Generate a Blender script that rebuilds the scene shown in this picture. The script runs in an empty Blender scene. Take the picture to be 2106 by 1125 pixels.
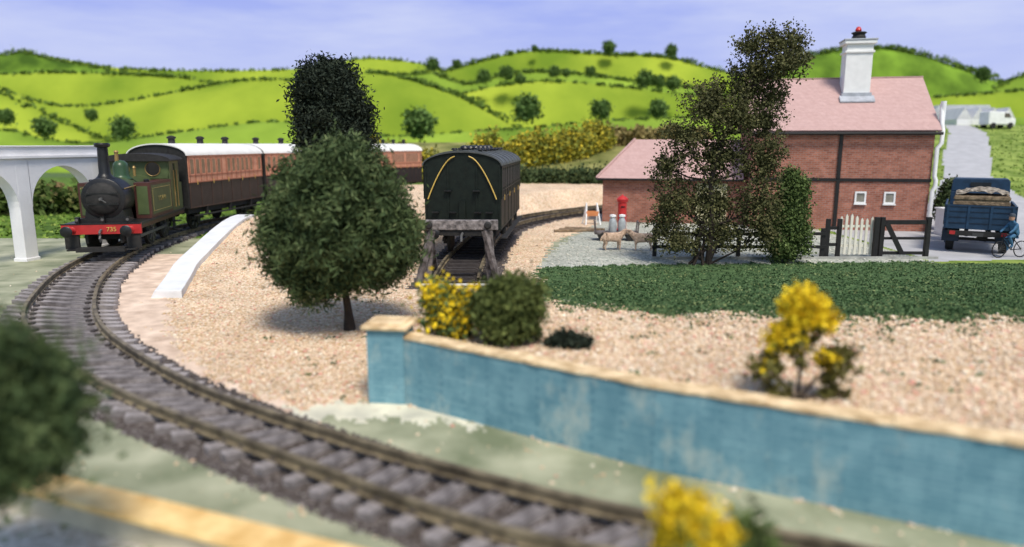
import bpy, math, random
import numpy as np
from mathutils import Vector, Matrix
random.seed(7); R=np.random.default_rng(7)
scn=bpy.context.scene
try:
    scn.view_settings.view_transform='Standard'; scn.view_settings.look='None'; scn.view_settings.exposure=0
except Exception: pass
COL=scn.collection
rad=math.radians
# ------------------------------------------------------------ materials
MATS={}
def M(name,col,rough=.65,var=.15,scale=3.,bump=0.,bscale=25.,metal=0.,col2=None,spec=.4,detail=4):
    if name in MATS: return MATS[name]
    m=bpy.data.materials.new(name); m.use_nodes=True; nt=m.node_tree; N=nt.nodes; L=nt.links
    p=N['Principled BSDF']; p.inputs['Roughness'].default_value=rough; p.inputs['Metallic'].default_value=metal
    p.inputs['Specular IOR Level'].default_value=spec
    tc=N.new('ShaderNodeTexCoord'); n=N.new('ShaderNodeTexNoise'); n.inputs['Scale'].default_value=scale; n.inputs['Detail'].default_value=detail
    L.new(tc.outputs['Object'],n.inputs['Vector'])
    r=N.new('ShaderNodeValToRGB'); r.color_ramp.elements[0].position=.33; r.color_ramp.elements[1].position=.68
    a=[max(0,c*(1-var)) for c in col]; b=[min(1,c*(1+var)) for c in (col2 or col)]
    r.color_ramp.elements[0].color=(*a,1); r.color_ramp.elements[1].color=(*b,1)
    L.new(n.outputs['Fac'],r.inputs['Fac']); L.new(r.outputs['Color'],p.inputs['Base Color'])
    if bump:
        n2=N.new('ShaderNodeTexNoise'); n2.inputs['Scale'].default_value=bscale; n2.inputs['Detail'].default_value=3
        L.new(tc.outputs['Object'],n2.inputs['Vector'])
        bp=N.new('ShaderNodeBump'); bp.inputs['Strength'].default_value=bump; bp.inputs['Distance'].default_value=.05
        L.new(n2.outputs['Fac'],bp.inputs['Height']); L.new(bp.outputs['Normal'],p.inputs['Normal'])
    MATS[name]=m; return m
def Mtint(name,stops,rough=.8,spec=.25,interp='LINEAR'):
    m=bpy.data.materials.new(name); m.use_nodes=True; nt=m.node_tree; N=nt.nodes; L=nt.links
    p=N['Principled BSDF']; p.inputs['Roughness'].default_value=rough; p.inputs['Specular IOR Level'].default_value=spec
    a=N.new('ShaderNodeAttribute'); a.attribute_name='tint'
    r=N.new('ShaderNodeValToRGB'); r.color_ramp.interpolation=interp
    els=r.color_ramp.elements
    els[0].position=stops[0][0]; els[0].color=(*stops[0][1],1)
    els[1].position=stops[-1][0]; els[1].color=(*stops[-1][1],1)
    for q,c in stops[1:-1]:
        e=els.new(q); e.color=(*c,1)
    L.new(a.outputs['Fac'],r.inputs['Fac']); L.new(r.outputs['Color'],p.inputs['Base Color'])
    return m
def Mbrick(name,c1,c2,mortar,bw=.23,bh=.08,ms=.012,rough=.85,stain=None,hi=(1,1,1),nscale=2.2,bump=.5,patch=None,plo=.56):
    m=bpy.data.materials.new(name); m.use_nodes=True; nt=m.node_tree; N=nt.nodes; L=nt.links
    p=N['Principled BSDF']; p.inputs['Roughness'].default_value=rough; p.inputs['Specular IOR Level'].default_value=.15
    tc=N.new('ShaderNodeTexCoord'); s=N.new('ShaderNodeSeparateXYZ'); c=N.new('ShaderNodeCombineXYZ'); ad=N.new('ShaderNodeMath')
    L.new(tc.outputs['Object'],s.inputs[0]); L.new(s.outputs['X'],ad.inputs[0]); L.new(s.outputs['Y'],ad.inputs[1])
    L.new(ad.outputs[0],c.inputs['X']); L.new(s.outputs['Z'],c.inputs['Y'])
    b=N.new('ShaderNodeTexBrick'); b.inputs['Scale'].default_value=1; b.inputs['Brick Width'].default_value=bw; b.inputs['Row Height'].default_value=bh
    b.inputs['Mortar Size'].default_value=ms; b.inputs['Mortar Smooth'].default_value=.3
    b.inputs['Color1'].default_value=(*c1,1); b.inputs['Color2'].default_value=(*c2,1); b.inputs['Mortar'].default_value=(*mortar,1)
    L.new(c.outputs[0],b.inputs['Vector'])
    n=N.new('ShaderNodeTexNoise'); n.inputs['Scale'].default_value=nscale; n.inputs['Detail'].default_value=6; n.inputs['Roughness'].default_value=.65
    L.new(tc.outputs['Object'],n.inputs['Vector'])
    r=N.new('ShaderNodeValToRGB'); r.color_ramp.elements[0].position=.36; r.color_ramp.elements[1].position=.64
    st=stain or (.75,.75,.75)
    r.color_ramp.elements[0].color=(*st,1); r.color_ramp.elements[1].color=(*hi,1)
    L.new(n.outputs['Fac'],r.inputs['Fac'])
    mx=N.new('ShaderNodeMix'); mx.data_type='RGBA'; mx.blend_type='MULTIPLY'; mx.inputs[0].default_value=1
    L.new(b.outputs['Color'],mx.inputs[6]); L.new(r.outputs['Color'],mx.inputs[7]); last=mx.outputs[2]
    if patch:
        n3=N.new('ShaderNodeTexNoise'); n3.inputs['Scale'].default_value=1.1; n3.inputs['Detail'].default_value=8; n3.inputs['Roughness'].default_value=.7
        mp=N.new('ShaderNodeMapping'); mp.inputs['Scale'].default_value=(1,1,.6); mp.inputs['Location'].default_value=(3.3,1.7,.4)
        L.new(tc.outputs['Object'],mp.inputs[0]); L.new(mp.outputs[0],n3.inputs[0])
        r3=N.new('ShaderNodeValToRGB'); r3.color_ramp.elements[0].position=plo; r3.color_ramp.elements[1].position=plo+.13; r3.color_ramp.elements[1].color=(.75,.75,.75,1)
        L.new(n3.outputs['Fac'],r3.inputs[0]); m3=N.new('ShaderNodeMix'); m3.data_type='RGBA'; L.new(r3.outputs[0],m3.inputs[0]); L.new(last,m3.inputs[6]); m3.inputs[7].default_value=(*patch,1); last=m3.outputs[2]
    L.new(last,p.inputs['Base Color'])
    bp=N.new('ShaderNodeBump'); bp.inputs['Strength'].default_value=bump; bp.inputs['Distance'].default_value=.02; bp.invert=True
    L.new(b.outputs['Fac'],bp.inputs['Height']); L.new(bp.outputs['Normal'],p.inputs['Normal'])
    return m
def Mgravel(name,stops,scale=18,bump=.6,base=None):
    m=bpy.data.materials.new(name); m.use_nodes=True; nt=m.node_tree; N=nt.nodes; L=nt.links
    p=N['Principled BSDF']; p.inputs['Roughness'].default_value=.9; p.inputs['Specular IOR Level'].default_value=.15
    tc=N.new('ShaderNodeTexCoord'); v=N.new('ShaderNodeTexVoronoi'); v.inputs['Scale'].default_value=scale
    L.new(tc.outputs['Object'],v.inputs['Vector'])
    s=N.new('ShaderNodeSeparateColor'); L.new(v.outputs['Color'],s.inputs[0])
    r=N.new('ShaderNodeValToRGB'); r.color_ramp.interpolation='CONSTANT'; els=r.color_ramp.elements
    els[0].position=stops[0][0]; els[0].color=(*stops[0][1],1); els[1].position=stops[-1][0]; els[1].color=(*stops[-1][1],1)
    for q,c in stops[1:-1]:
        e=els.new(q); e.color=(*c,1)
    L.new(s.outputs[0],r.inputs['Fac'])
    n=N.new('ShaderNodeTexNoise'); n.inputs['Scale'].default_value=.9; n.inputs['Detail'].default_value=6; L.new(tc.outputs['Object'],n.inputs['Vector'])
    mr=N.new('ShaderNodeMapRange'); mr.inputs['From Min'].default_value=.3; mr.inputs['From Max'].default_value=.7; mr.inputs['To Min'].default_value=.78; mr.inputs['To Max'].default_value=1.08
    L.new(n.outputs['Fac'],mr.inputs['Value'])
    mx=N.new('ShaderNodeMix'); mx.data_type='RGBA'; mx.blend_type='MULTIPLY'; mx.inputs[0].default_value=1
    L.new(r.outputs['Color'],mx.inputs[6]); L.new(mr.outputs[0],mx.inputs[7]); L.new(mx.outputs[2],p.inputs['Base Color'])
    bp=N.new('ShaderNodeBump'); bp.inputs['Strength'].default_value=bump; bp.inputs['Distance'].default_value=.03; bp.invert=True
    L.new(v.outputs['Distance'],bp.inputs['Height']); L.new(bp.outputs['Normal'],p.inputs['Normal'])
    return m
# ------------------------------------------------------------ mesh builder
class MB:
    def __init__(s): s.v=[];s.f=[];s.m=[];s.mats=[]
    def mi(s,mat):
        if mat not in s.mats: s.mats.append(mat)
        return s.mats.index(mat)
    def add(s,vs,fs,mat):
        o=len(s.v); s.v+= [tuple(v) for v in vs]; k=s.mi(mat)
        for f in fs: s.f.append([i+o for i in f]); s.m.append(k)
        return s
    def box(s,x0,x1,y0,y1,z0,z1,mat):
        vs=[(x,y,z) for z in (z0,z1) for y in (y0,y1) for x in (x0,x1)]
        return s.add(vs,[(0,2,3,1),(4,5,7,6),(0,1,5,4),(2,6,7,3),(0,4,6,2),(1,3,7,5)],mat)
    def beam(s,p0,p1,w,h,mat):
        p0=Vector(p0);p1=Vector(p1);d=(p1-p0).normalized(); up=Vector((0,0,1)) if abs(d.z)<.95 else Vector((0,1,0))
        a=d.cross(up).normalized()*w/2; b=a.cross(d).normalized()*h/2
        vs=[p+sa*a+sb*b for p in (p0,p1) for sb in (-1,1) for sa in (-1,1)]
        return s.add(vs,[(0,1,3,2),(4,6,7,5),(0,4,5,1),(2,3,7,6),(0,2,6,4),(1,5,7,3)],mat)
    def tube(s,path,rr,n,mat,cap=True):
        P=[Vector(p) for p in path]; 
        if not hasattr(rr,'__len__'): rr=[rr]*len(P)
        vs=[];fs=[];pa=None
        for i,p in enumerate(P):
            d=(P[min(i+1,len(P)-1)]-P[max(i-1,0)]); d=d.normalized() if d.length>1e-6 else Vector((0,0,1))
            if pa is None:
                a=d.cross(Vector((0,0,1)) if abs(d.z)<.9 else Vector((1,0,0))).normalized()
            else:
                a=(pa-d*pa.dot(d)).normalized()
            pa=a; b=d.cross(a)
            for k in range(n):
                t=2*math.pi*k/n; vs.append(p+(a*math.cos(t)+b*math.sin(t))*rr[i])
        for i in range(len(P)-1):
            for k in range(n):
                k2=(k+1)%n; fs.append((i*n+k,i*n+k2,(i+1)*n+k2,(i+1)*n+k))
        if cap: fs.append(tuple(range(n))[::-1]); fs.append(tuple((len(P)-1)*n+k for k in range(n)))
        return s.add(vs,fs,mat)
    def lathe(s,prof,c,mat,n=24,axis='z'):
        c=Vector(c)
        if axis=='z': path=[c+Vector((0,0,z)) for r,z in prof]
        elif axis=='y': path=[c+Vector((0,z,0)) for r,z in prof]
        else: path=[c+Vector((z,0,0)) for r,z in prof]
        vs=[];fs=[]
        for (r,z),p in zip(prof,path):
            for k in range(n):
                t=2*math.pi*k/n; cu,su=math.cos(t)*r,math.sin(t)*r
                q={'z':(cu,su,0),'y':(cu,0,-su),'x':(0,cu,su)}[axis]; vs.append(p+Vector(q))
        m=len(prof)
        for i in range(m-1):
            for k in range(n):
                k2=(k+1)%n; fs.append((i*n+k,i*n+k2,(i+1)*n+k2,(i+1)*n+k))
        fs.append(tuple(range(n))[::-1]); fs.append(tuple((m-1)*n+k for k in range(n)))
        return s.add(vs,fs,mat)
    def prism(s,poly,a0,a1,mat,axis='y'):
        n=len(poly)
        def q(p,a): return {'y':(p[0],a,p[1]),'x':(a,p[0],p[1]),'z':(p[0],p[1],a)}[axis]
        vs=[q(p,a0) for p in poly]+[q(p,a1) for p in poly]
        fs=[tuple(range(n))[::-1],tuple(range(n,2*n))]+[(i,(i+1)%n,n+(i+1)%n,n+i) for i in range(n)]
        return s.add(vs,fs,mat)
    def obj(s,name,parent=None,loc=(0,0,0),rot=0,smooth=False,bevel=0,label=None,cat=None,group=None,kind=None):
        me=bpy.data.meshes.new(name); me.from_pydata(s.v,[],s.f)
        for m in s.mats: me.materials.append(m)
        for p,k in zip(me.polygons,s.m): p.material_index=k
        if smooth: 
            me.polygons.foreach_set('use_smooth',[True]*len(me.polygons))
        me.update()
        o=bpy.data.objects.new(name,me); COL.objects.link(o); o.location=loc; o.rotation_euler=(0,0,rot)
        import bmesh
        bm=bmesh.new(); bm.from_mesh(me); bmesh.ops.recalc_face_normals(bm,faces=bm.faces); bm.to_mesh(me); bm.free()
        if smooth:
            try: me.set_sharp_from_angle(angle=rad(38))
            except Exception: pass
        if bevel:
            b=o.modifiers.new('bevel','BEVEL'); b.width=bevel; b.segments=2; b.limit_method='ANGLE'
        if parent: o.parent=parent
        meta(o,label,cat,group,kind); return o
def meta(o,label=None,cat=None,group=None,kind=None):
    if label: o['label']=label
    if cat: o['category']=cat
    if group: o['group']=group
    if kind: o['kind']=kind
def thing(name,label,cat,loc,rot=0,group=None):
    o=bpy.data.objects.new(name,None); COL.objects.link(o); o.location=loc; o.rotation_euler=(0,0,rot); o.empty_display_size=.2
    meta(o,label,cat,group); return o
def npmesh(name,V,F,mats,tint=None,matidx=None,smooth=False,parent=None,**k):
    V=np.asarray(V,dtype=np.float32); F=np.asarray(F,dtype=np.int32); me=bpy.data.meshes.new(name)
    n,kk=F.shape
    me.vertices.add(len(V)); me.vertices.foreach_set('co',V.ravel())
    me.loops.add(n*kk); me.loops.foreach_set('vertex_index',F.ravel())
    me.polygons.add(n); me.polygons.foreach_set('loop_start',np.arange(0,n*kk,kk,dtype=np.int32))
    try: me.polygons.foreach_set('loop_total',np.full(n,kk,dtype=np.int32))
    except Exception: pass
    if smooth: me.polygons.foreach_set('use_smooth',np.ones(n,dtype=bool))
    for m in mats: me.materials.append(m)
    me.update(calc_edges=True)
    if tint is not None:
        a=me.attributes.new('tint','FLOAT','POINT'); a.data.foreach_set('value',np.asarray(tint,dtype=np.float32))
    o=bpy.data.objects.new(name,me); COL.objects.link(o)
    if parent: o.parent=parent
    meta(o,**k); return o
def text(body,size,parent,loc,rot,mat,name='lettering'):
    cu=bpy.data.curves.new('t','FONT'); cu.body=body; cu.size=size; cu.align_x='CENTER'; cu.align_y='CENTER'; cu.extrude=.004
    t=bpy.data.objects.new('t',cu); COL.objects.link(t); bpy.context.view_layer.update()
    me=bpy.data.meshes.new_from_object(t); bpy.data.objects.remove(t)
    me.materials.clear(); me.materials.append(mat)
    o=bpy.data.objects.new(name,me); COL.objects.link(o); o.location=loc; o.rotation_euler=rot; o.parent=parent; return o
def copy_tree(root,loc,rot,name=None):
    n=root.copy(); COL.objects.link(n); n.location=loc; n.rotation_euler=(0,0,rot)
    def rec(a,b):
        for c in a.children:
            d=c.copy(); COL.objects.link(d); d.parent=b; rec(c,d)
    rec(root,n); return n
# ------------------------------------------------------------ layout helpers
def S(a,b,x): 
    t=np.clip((np.asarray(x,dtype=float)-a)/(b-a),0,1); return t*t*(3-2*t)
def catmull(P,n):
    P=np.array(P,float); P=np.vstack([2*P[0]-P[1],P,2*P[-1]-P[-2]]); out=[]
    m=len(P)-3
    for q in np.linspace(0,m-1e-6,n):
        i=int(q);t=q-i;p0,p1,p2,p3=P[i:i+4]
        out.append(.5*((2*p1)+(-p0+p2)*t+(2*p0-5*p1+4*p2-p3)*t*t+(-p0+3*p1-3*p2+p3)*t**3))
    return np.array(out)
def distpl(x,y,P):
    d=np.full(np.shape(x),1e9)
    for a,b in zip(P[:-1],P[1:]):
        ab=b-a; t=np.clip(((x-a[0])*ab[0]+(y-a[1])*ab[1])/(ab@ab),0,1)
        d=np.minimum(d,(x-a[0]-t*ab[0])**2+(y-a[1]-t*ab[1])**2)
    return np.sqrt(d)
def pip(x,y,poly):
    r=np.zeros(np.shape(x),bool); n=len(poly)
    for i in range(n):
        x1,y1=poly[i];x2,y2=poly[(i+1)%n]
        if y1==y2: continue
        c=((y1>y)!=(y2>y))&(x<(x2-x1)*(y-y1)/(y2-y1)+x1); r^=c
    return r
O=[(4.6,4.0),(2.3,5.1),(.42,5.75),(-.75,6.32),(-2.52,7.5),(-5.68,9.7),(-8.45,12.2),(-10.25,14.4),(-11.55,16.8),(-12.6,19.2),(-13.5,22),(-14.25,25.2),(-14.6,28.5),(-14.35,32.5),(-13.5,36.5),(-11.5,43.5),(-8.4,50),(-5,54)]
I=[(5.1,4.65),(2.8,5.75),(1.12,6.32),(-.28,7.02),(-2.1,8.1),(-4.62,9.9),(-7.1,12.3),(-8.6,14.2),(-9.9,16.4),(-11.1,18.9),(-12.15,21.8),(-12.98,25),(-13.35,28.5),(-13.15,32.3),(-12.3,36.1),(-10.2,42.9),(-7.4,49),(-4.4,53)]
Oc=catmull(O,600); Ic=catmull(I,600); Cc=(Oc+Ic)/2; Cs=Cc[::8]
SD=catmull([(-1.5,18.3),(-1.45,22),(-1.1,27),(-.6,31),(.8,34.5),(3,37.8),(6,41),(11,44.5),(18,48)],400); SDs=SD[::8]
WX=[-1.7,1.69,4.87,9.0]; WY=[9.9,7.75,6.15,4.3]
def hgt(x,y,dm=None,ds=None):
    x=np.asarray(x,float); y=np.asarray(y,float)
    if dm is None: dm=distpl(x,y,Cs)
    if ds is None: ds=distpl(x,y,SDs)
    yw=np.interp(x,WX,WY)
    wb=.8*S(-2.3,-1.1,x)*(1-S(10,19.5,y))*(y>yw)*np.where(x<-1.4,S(9.95,10.9,y),1)
    xl=np.interp(y,[16,17.2,20,27,36,44,52],[-8.3,-8.7,-9.5,-10.4,-10.6,-8.6,-4])
    sx=np.interp(y,SDs[:,1],SDs[:,0])
    pl=(.9*S(16.8,27,y)+.25*S(36,46,y))*(x>xl)*S(1.3,3.0,ds)*(x<sx)*(1-S(50,54,y))
    rc=.15*np.clip(y-44,0,26)*S(-.4,-.25,x/np.maximum(y,.1))*S(1.5,5,dm)
    rr=.147*np.clip(y-32,0,38)*S(.5,.58,x/np.maximum(y,.1))
    h=np.maximum.reduce([wb,pl,rc,rr])
    h=h+.018*np.sin(x*3.1+np.sin(y*2.3)*1.3)*np.sin(y*2.7+x*.8)*S(1.3,2,dm)*S(1.2,2,ds)*(h>.02)
    return h
def H(x,y): return float(hgt(np.array([x]),np.array([y]))[0])
GR=[(-2.05,9.95),(-2.95,9.6),(-4.0,10.1),(-5.4,11.6),(-6.6,13.2),(-7.6,15.2),(-8.5,17.0),(-9.4,20),(-10.3,27),(-10.7,36),(-8.7,44),(-4,48),(6,46.5),(10,46),(7,41.5),(4.6,38),(4.0,33),(1.6,27),(.9,22),(.9,18),(1.0,14),(12,15),(26,13),(26,-2),(9,4.3),(4.87,6.15),(1.69,7.75),(-1.5,9.9)]
TF=[(.34,17.6),(.8,21.3),(4.2,21.8),(13.2,22.4),(17.5,22.9),(30,23.4),(30,8.5),(14,10.8),(8.9,12.1),(6.5,11.9),(4.0,12.6),(2.4,12.9),(1.2,14.2)]
YD=[(.8,21.3),(4.2,21.8),(13.6,22.4),(13.8,31),(9,34),(4.6,38),(4.0,33),(2.6,29),(1.5,25)]
RD=[(13.6,22.4),(17.5,22.9),(30,23.4),(33,31),(27.5,38),(29.3,43.4),(35.5,53),(42.3,64),(44.5,70),(42,70),(39,64),(32,53),(26.3,43.4),(22.5,38),(19,33),(13.8,31)]
FIELD=[(3,42),(30,34),(60,32),(90,80),(-20,80),(-6,50),(-3,47),(6,46)]
INN=[tuple(p) for p in Cs]+[(30,60),(30,3)]
def zone(x,y,dm,ds,jit=0):
    nx=x+.10*np.sin(y*9+x*3)+.06*np.sin(y*23)+jit; ny=y+.12*np.sin(x*8+y*2)+.07*np.sin(x*21+1)+jit
    z=np.zeros(np.shape(x),int)                       # 0 painted board
    z[(y>28)&(x/np.maximum(y,.1)<-.3)]=7                  # meadow
    z[(y>46)]=7
    inner=pip(x,y,INN)
    z[(inner)&(dm<3.2)&(y<24)&(x<-2.6)&(dm<np.interp(y,[8,11,14,24],[.95,1.7,3.0,3.2]))]=5   # smooth verge
    z[pip(nx,ny,[(-3.3,9.75),(-3.0,9.0),(-2.2,9.15),(-1.2,9.1),(-.2,8.75),(-1.4,9.9)])]=10
    f=pip(nx,ny,FIELD); z[f]=6; z[f&(x/np.maximum(y,.1)<.42)]=11
    z[pip(nx,ny,GR)]=1
    z[pip(nx,ny,YD)]=3
    tx_=x+.22*np.sin(y*3.1+x*2.2)+.12*np.sin(y*11+x*5)+jit*3; ty_=y+.28*np.sin(x*2.7)+.16*np.sin(x*7.3+y*3)+jit*4
    z[pip(np.where(y>20,nx,tx_),np.where(y>20,ny,ty_),TF)]=2
    z[(x>13.5)&(y>22)&(x/np.maximum(y,.1)>.42)&(y<70)]=6
    z[pip(x,y,RD)]=4
    z[(ds<1.25+jit)&(y>17.9)]=8
    z[dm<np.interp(y,[0,8,10,14,60],[.76,.82,.92,1.08,1.2])+jit*.5]=8
    z[(y<np.interp(x,[-6.5,-.8],[7.3,5.1])+.0)&(x<-.8)]=9
    return z
# ------------------------------------------------------------ ground sheets
NR,NC=430,560
ys=2.2*np.exp(np.linspace(0,math.log(82/2.2),NR)); ss=np.linspace(-1.15,1.15,NC)
Y,Sx=np.meshgrid(ys,ss,indexing='ij'); X=Sx*Y*1.0
dmv=distpl(X.ravel(),Y.ravel(),Cs); dsv=distpl(X.ravel(),Y.ravel(),SDs)
Z=hgt(X.ravel(),Y.ravel(),dmv,dsv).reshape(X.shape)
V=np.stack([X,Y,Z],-1).reshape(-1,3)
idx=np.arange(NR*NC).reshape(NR,NC)
F=np.stack([idx[:-1,:-1],idx[:-1,1:],idx[1:,1:],idx[1:,:-1]],-1).reshape(-1,4)
fc=V[F].mean(1); jit=R.normal(0,.05,len(fc))
zn=zone(fc[:,0],fc[:,1],dmv[F].mean(1),dsv[F].mean(1),jit)
board=M('painted_board',(.22,.25,.14),.7,.2,1.0,.15,9,col2=(.38,.38,.26),detail=7)
gst=[(0,(.60,.42,.25)),(.20,(.74,.55,.37)),(.45,(.85,.68,.49)),(.70,(.57,.41,.25)),(.80,(.88,.78,.62)),(.90,(.68,.34,.26)),(.965,(.33,.25,.17))]
gravel=Mgravel('beige_gravel',gst,26,.5)
pgravel=Mgravel('pale_gravel',[(0,(.36,.38,.33)),(.3,(.48,.49,.42)),(.6,(.58,.57,.50)),(.85,(.30,.33,.27))],18,.4)
ballast=Mgravel('dark_ballast',[(0,(.070,.056,.048)),(.35,(.12,.10,.09)),(.6,(.18,.155,.145)),(.8,(.05,.04,.036)),(.95,(.32,.29,.28))],34,.4)
turf=M('turf',(.055,.10,.042),.95,.3,5,.5,40,col2=(.09,.15,.06),spec=.1)
asphalt=M('grey_road',(.42,.42,.43),.85,.1,1.5,.2,30)
verge=M('sandy_plaster',(.62,.45,.33),.85,.15,2,.4,18,col2=(.76,.60,.47),detail=7)
cream_g=M('pale_cream_patch',(.60,.58,.46),.85,.15,2,.4,18,col2=(.72,.68,.52),detail=7)
fieldm=M('field_grass',(.15,.24,.04),.9,.3,.9,.5,12,col2=(.24,.30,.07),spec=.1)
olivef=M('olive_field_grass',(.15,.17,.045),.9,.25,.5,.5,12,col2=(.24,.23,.08),spec=.1,detail=8)
meadow=M('meadow_grass',(.06,.12,.02),.9,.3,.8,.5,8,col2=(.11,.18,.03),spec=.1)
white_gravel=Mgravel('white_gravel',[(0,(.62,.58,.50)),(.4,(.75,.72,.64)),(.8,(.45,.42,.34)),(.92,(.30,.33,.2))],14,.6)
zn_info={0:('painted_ground',board),1:('gravel_ground',gravel),2:('turf_ground',turf),3:('yard_ground',pgravel),4:('road',asphalt),5:('sandy_verge',verge),6:('grass_field',fieldm),7:('meadow_ground',meadow),8:('ballast_bed',ballast),9:('pale_gravel_ground',white_gravel),10:('cream_ground',cream_g),11:('olive_field',olivef)}
for k,(nm,mt) in zn_info.items():
    ff=F[zn==k]
    if len(ff)==0: continue
    u,inv=np.unique(ff,return_inverse=True)
    npmesh(nm,V[u],inv.reshape(-1,4),[mt],smooth=True,label=nm.replace('_',' ')+' of the railway scene',kind='structure')
b=MB(); b.add([(-600,-300,-.3),(600,-300,-.3),(600,600,-.3),(-600,600,-.3)],[(0,1,2,3)],M('outer_ground',(.07,.12,.03),.9,.2,.2))
b.obj('ground',label='wide green ground sheet under everything',kind='structure')
# ------------------------------------------------------------ scattered stones / turf
def scatter(n,ylo,yhi,zsel,smax=.95):
    y=ylo*np.exp(R.random(n)*math.log(yhi/ylo)); x=(R.random(n)*2-1)*smax*y
    dm=distpl(x,y,Cs); ds=distpl(x,y,SDs); k=zone(x,y,dm,ds,R.normal(0,.05,n))
    m=np.isin(k,zsel); x,y,dm,ds=x[m],y[m],dm[m],ds[m]
    return x,y,hgt(x,y,dm,ds)
def stones(name,x,y,z,size,mat,label,flat=.7):
    n=len(x); base=np.array([(1,0,0),(0,1,0),(-1,0,0),(0,-1,0),(0,0,.8),(0,0,-.5)],float)
    a=R.random(n)*6.28; c,s=np.cos(a),np.sin(a); sc=size*(.45+R.random((n,1))**3*1.3)*(.7+.6*R.random((n,3)))
    P=base[None]*(1+.25*R.normal(size=(n,6,3)))*sc[:,None,:]
    Q=np.empty_like(P); Q[...,0]=P[...,0]*c[:,None]-P[...,1]*s[:,None]; Q[...,1]=P[...,0]*s[:,None]+P[...,1]*c[:,None]; Q[...,2]=P[...,2]*flat
    Q+=np.stack([x,y,z+size*.12],-1)[:,None,:]
    f=np.array([(0,1,4),(1,2,4),(2,3,4),(3,0,4),(1,0,5),(2,1,5),(3,2,5),(0,3,5)])
    FF=(f[None]+6*np.arange(n)[:,None,None]).reshape(-1,3)
    npmesh(name,Q.reshape(-1,3),FF,[mat],tint=np.repeat(R.random(n),6),label=label,kind='stuff')
x,y,z=scatter(130000,6,36,[1])
stones('gravel_stones',x,y,z,.029,Mtint('pebble',gst,.85,.2,'CONSTANT'),'loose beige and reddish gravel stones')
x,y,z=scatter(70000,4,30,[8])
stones('ballast_stones',x,y,z,.019,Mtint('ballast_pebble',[(0,(.07,.055,.05)),(.4,(.13,.11,.10)),(.75,(.20,.175,.165)),(.93,(.44,.41,.39))],.9,.2,'CONSTANT'),'dark grey brown track ballast stones')
x,y,z=scatter(14000,21,36,[3])
stones('yard_stones',x,y,z,.04,Mtint('yard_pebble',[(0,(.34,.36,.31)),(.3,(.5,.5,.44)),(.8,(.6,.58,.5))],.9,.2,'CONSTANT'),'pale grey green yard chippings')
x,y,z=scatter(6000,5,26,[0,5,10])
keep=R.random(len(x))<.35; stones('stray_stones',x[keep],y[keep],z[keep],.024,Mtint('stray_pebble',gst,.85,.2,'CONSTANT'),'a few stray stones on the painted board')
def leaves(pts,size,aspect=1.,nrm=None,jitter=1.,curl=True):
    n=len(pts); d=R.normal(size=(n,3)); d/=np.linalg.norm(d,axis=1,keepdims=True)
    e=R.normal(size=(n,3)); e-=d*(e*d).sum(1,keepdims=True); e/=np.linalg.norm(e,axis=1,keepdims=True)
    s=(size*(.55+.9*R.random((n,1))))
    a=d*s*aspect; b_=e*s
    Q=np.stack([pts-a-b_*.35,pts-a*.1-b_,pts+a,pts+b_],1)
    FF=np.arange(n*4).reshape(n,4)
    return Q.reshape(-1,3),FF
x,y,z=scatter(190000,10,25,[2])
patch=np.sin(x*2.1+np.sin(y*1.7)*1.5)*np.sin(y*2.6+x*.6)
keep=(np.sin(x*5+np.sin(y*4))*np.sin(y*6+x)*.7+patch*.5+R.random(len(x))*1.5)>.25
x,y,z,patch=x[keep],y[keep],z[keep],patch[keep]
P=np.stack([x,y,z+.008+.018*R.random(len(x))],-1); Q,FF=leaves(P,.025)
turfleaf=Mtint('turf_tuft',[(0,(.040,.078,.032)),(.5,(.075,.135,.056)),(.85,(.12,.185,.08)),(1,(.22,.26,.11))],.9,.1)
npmesh('turf',Q,FF,[turfleaf],tint=np.repeat(np.clip(R.random(len(P))+patch*.15,0,1),4),label='green scatter turf tufts',kind='stuff')
x=R.random(7200)*28-5; y=8+R.random(7200)*10; dm=distpl(x,y,Cs);ds=distpl(x,y,SDs); k=zone(x,y,dm,ds,0); m=(k==1)&((distpl(x,y,np.array(TF+[TF[0]]))<(1.7*R.random(7200)**1.6+.1))|(R.random(7200)<.05)); x,y=x[m],y[m]
P=np.stack([x,y,hgt(x,y)+.015],-1); P=np.repeat(P,7,0)+R.normal(size=(len(P)*7,3))*np.array([.055,.055,.010]); Q,FF=leaves(P,.026)
npmesh('stray_turf',Q,FF,[turfleaf],tint=np.repeat(R.random(len(P)),4),label='stray green tufts scattered over gravel',kind='stuff')
x,y,z=scatter(30000,26,72,[6,7],1.1)
P=np.stack([x,y,z+.02],-1); Q,FF=leaves(P,.08)
npmesh('field_tufts',Q,FF,[Mtint('field_tuft',[(0,(.11,.19,.03)),(.6,(.18,.28,.05)),(1,(.27,.33,.08))],.9,.1)],tint=np.repeat(R.random(len(P)),4),label='grass tufts over the fields',kind='stuff')
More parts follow.
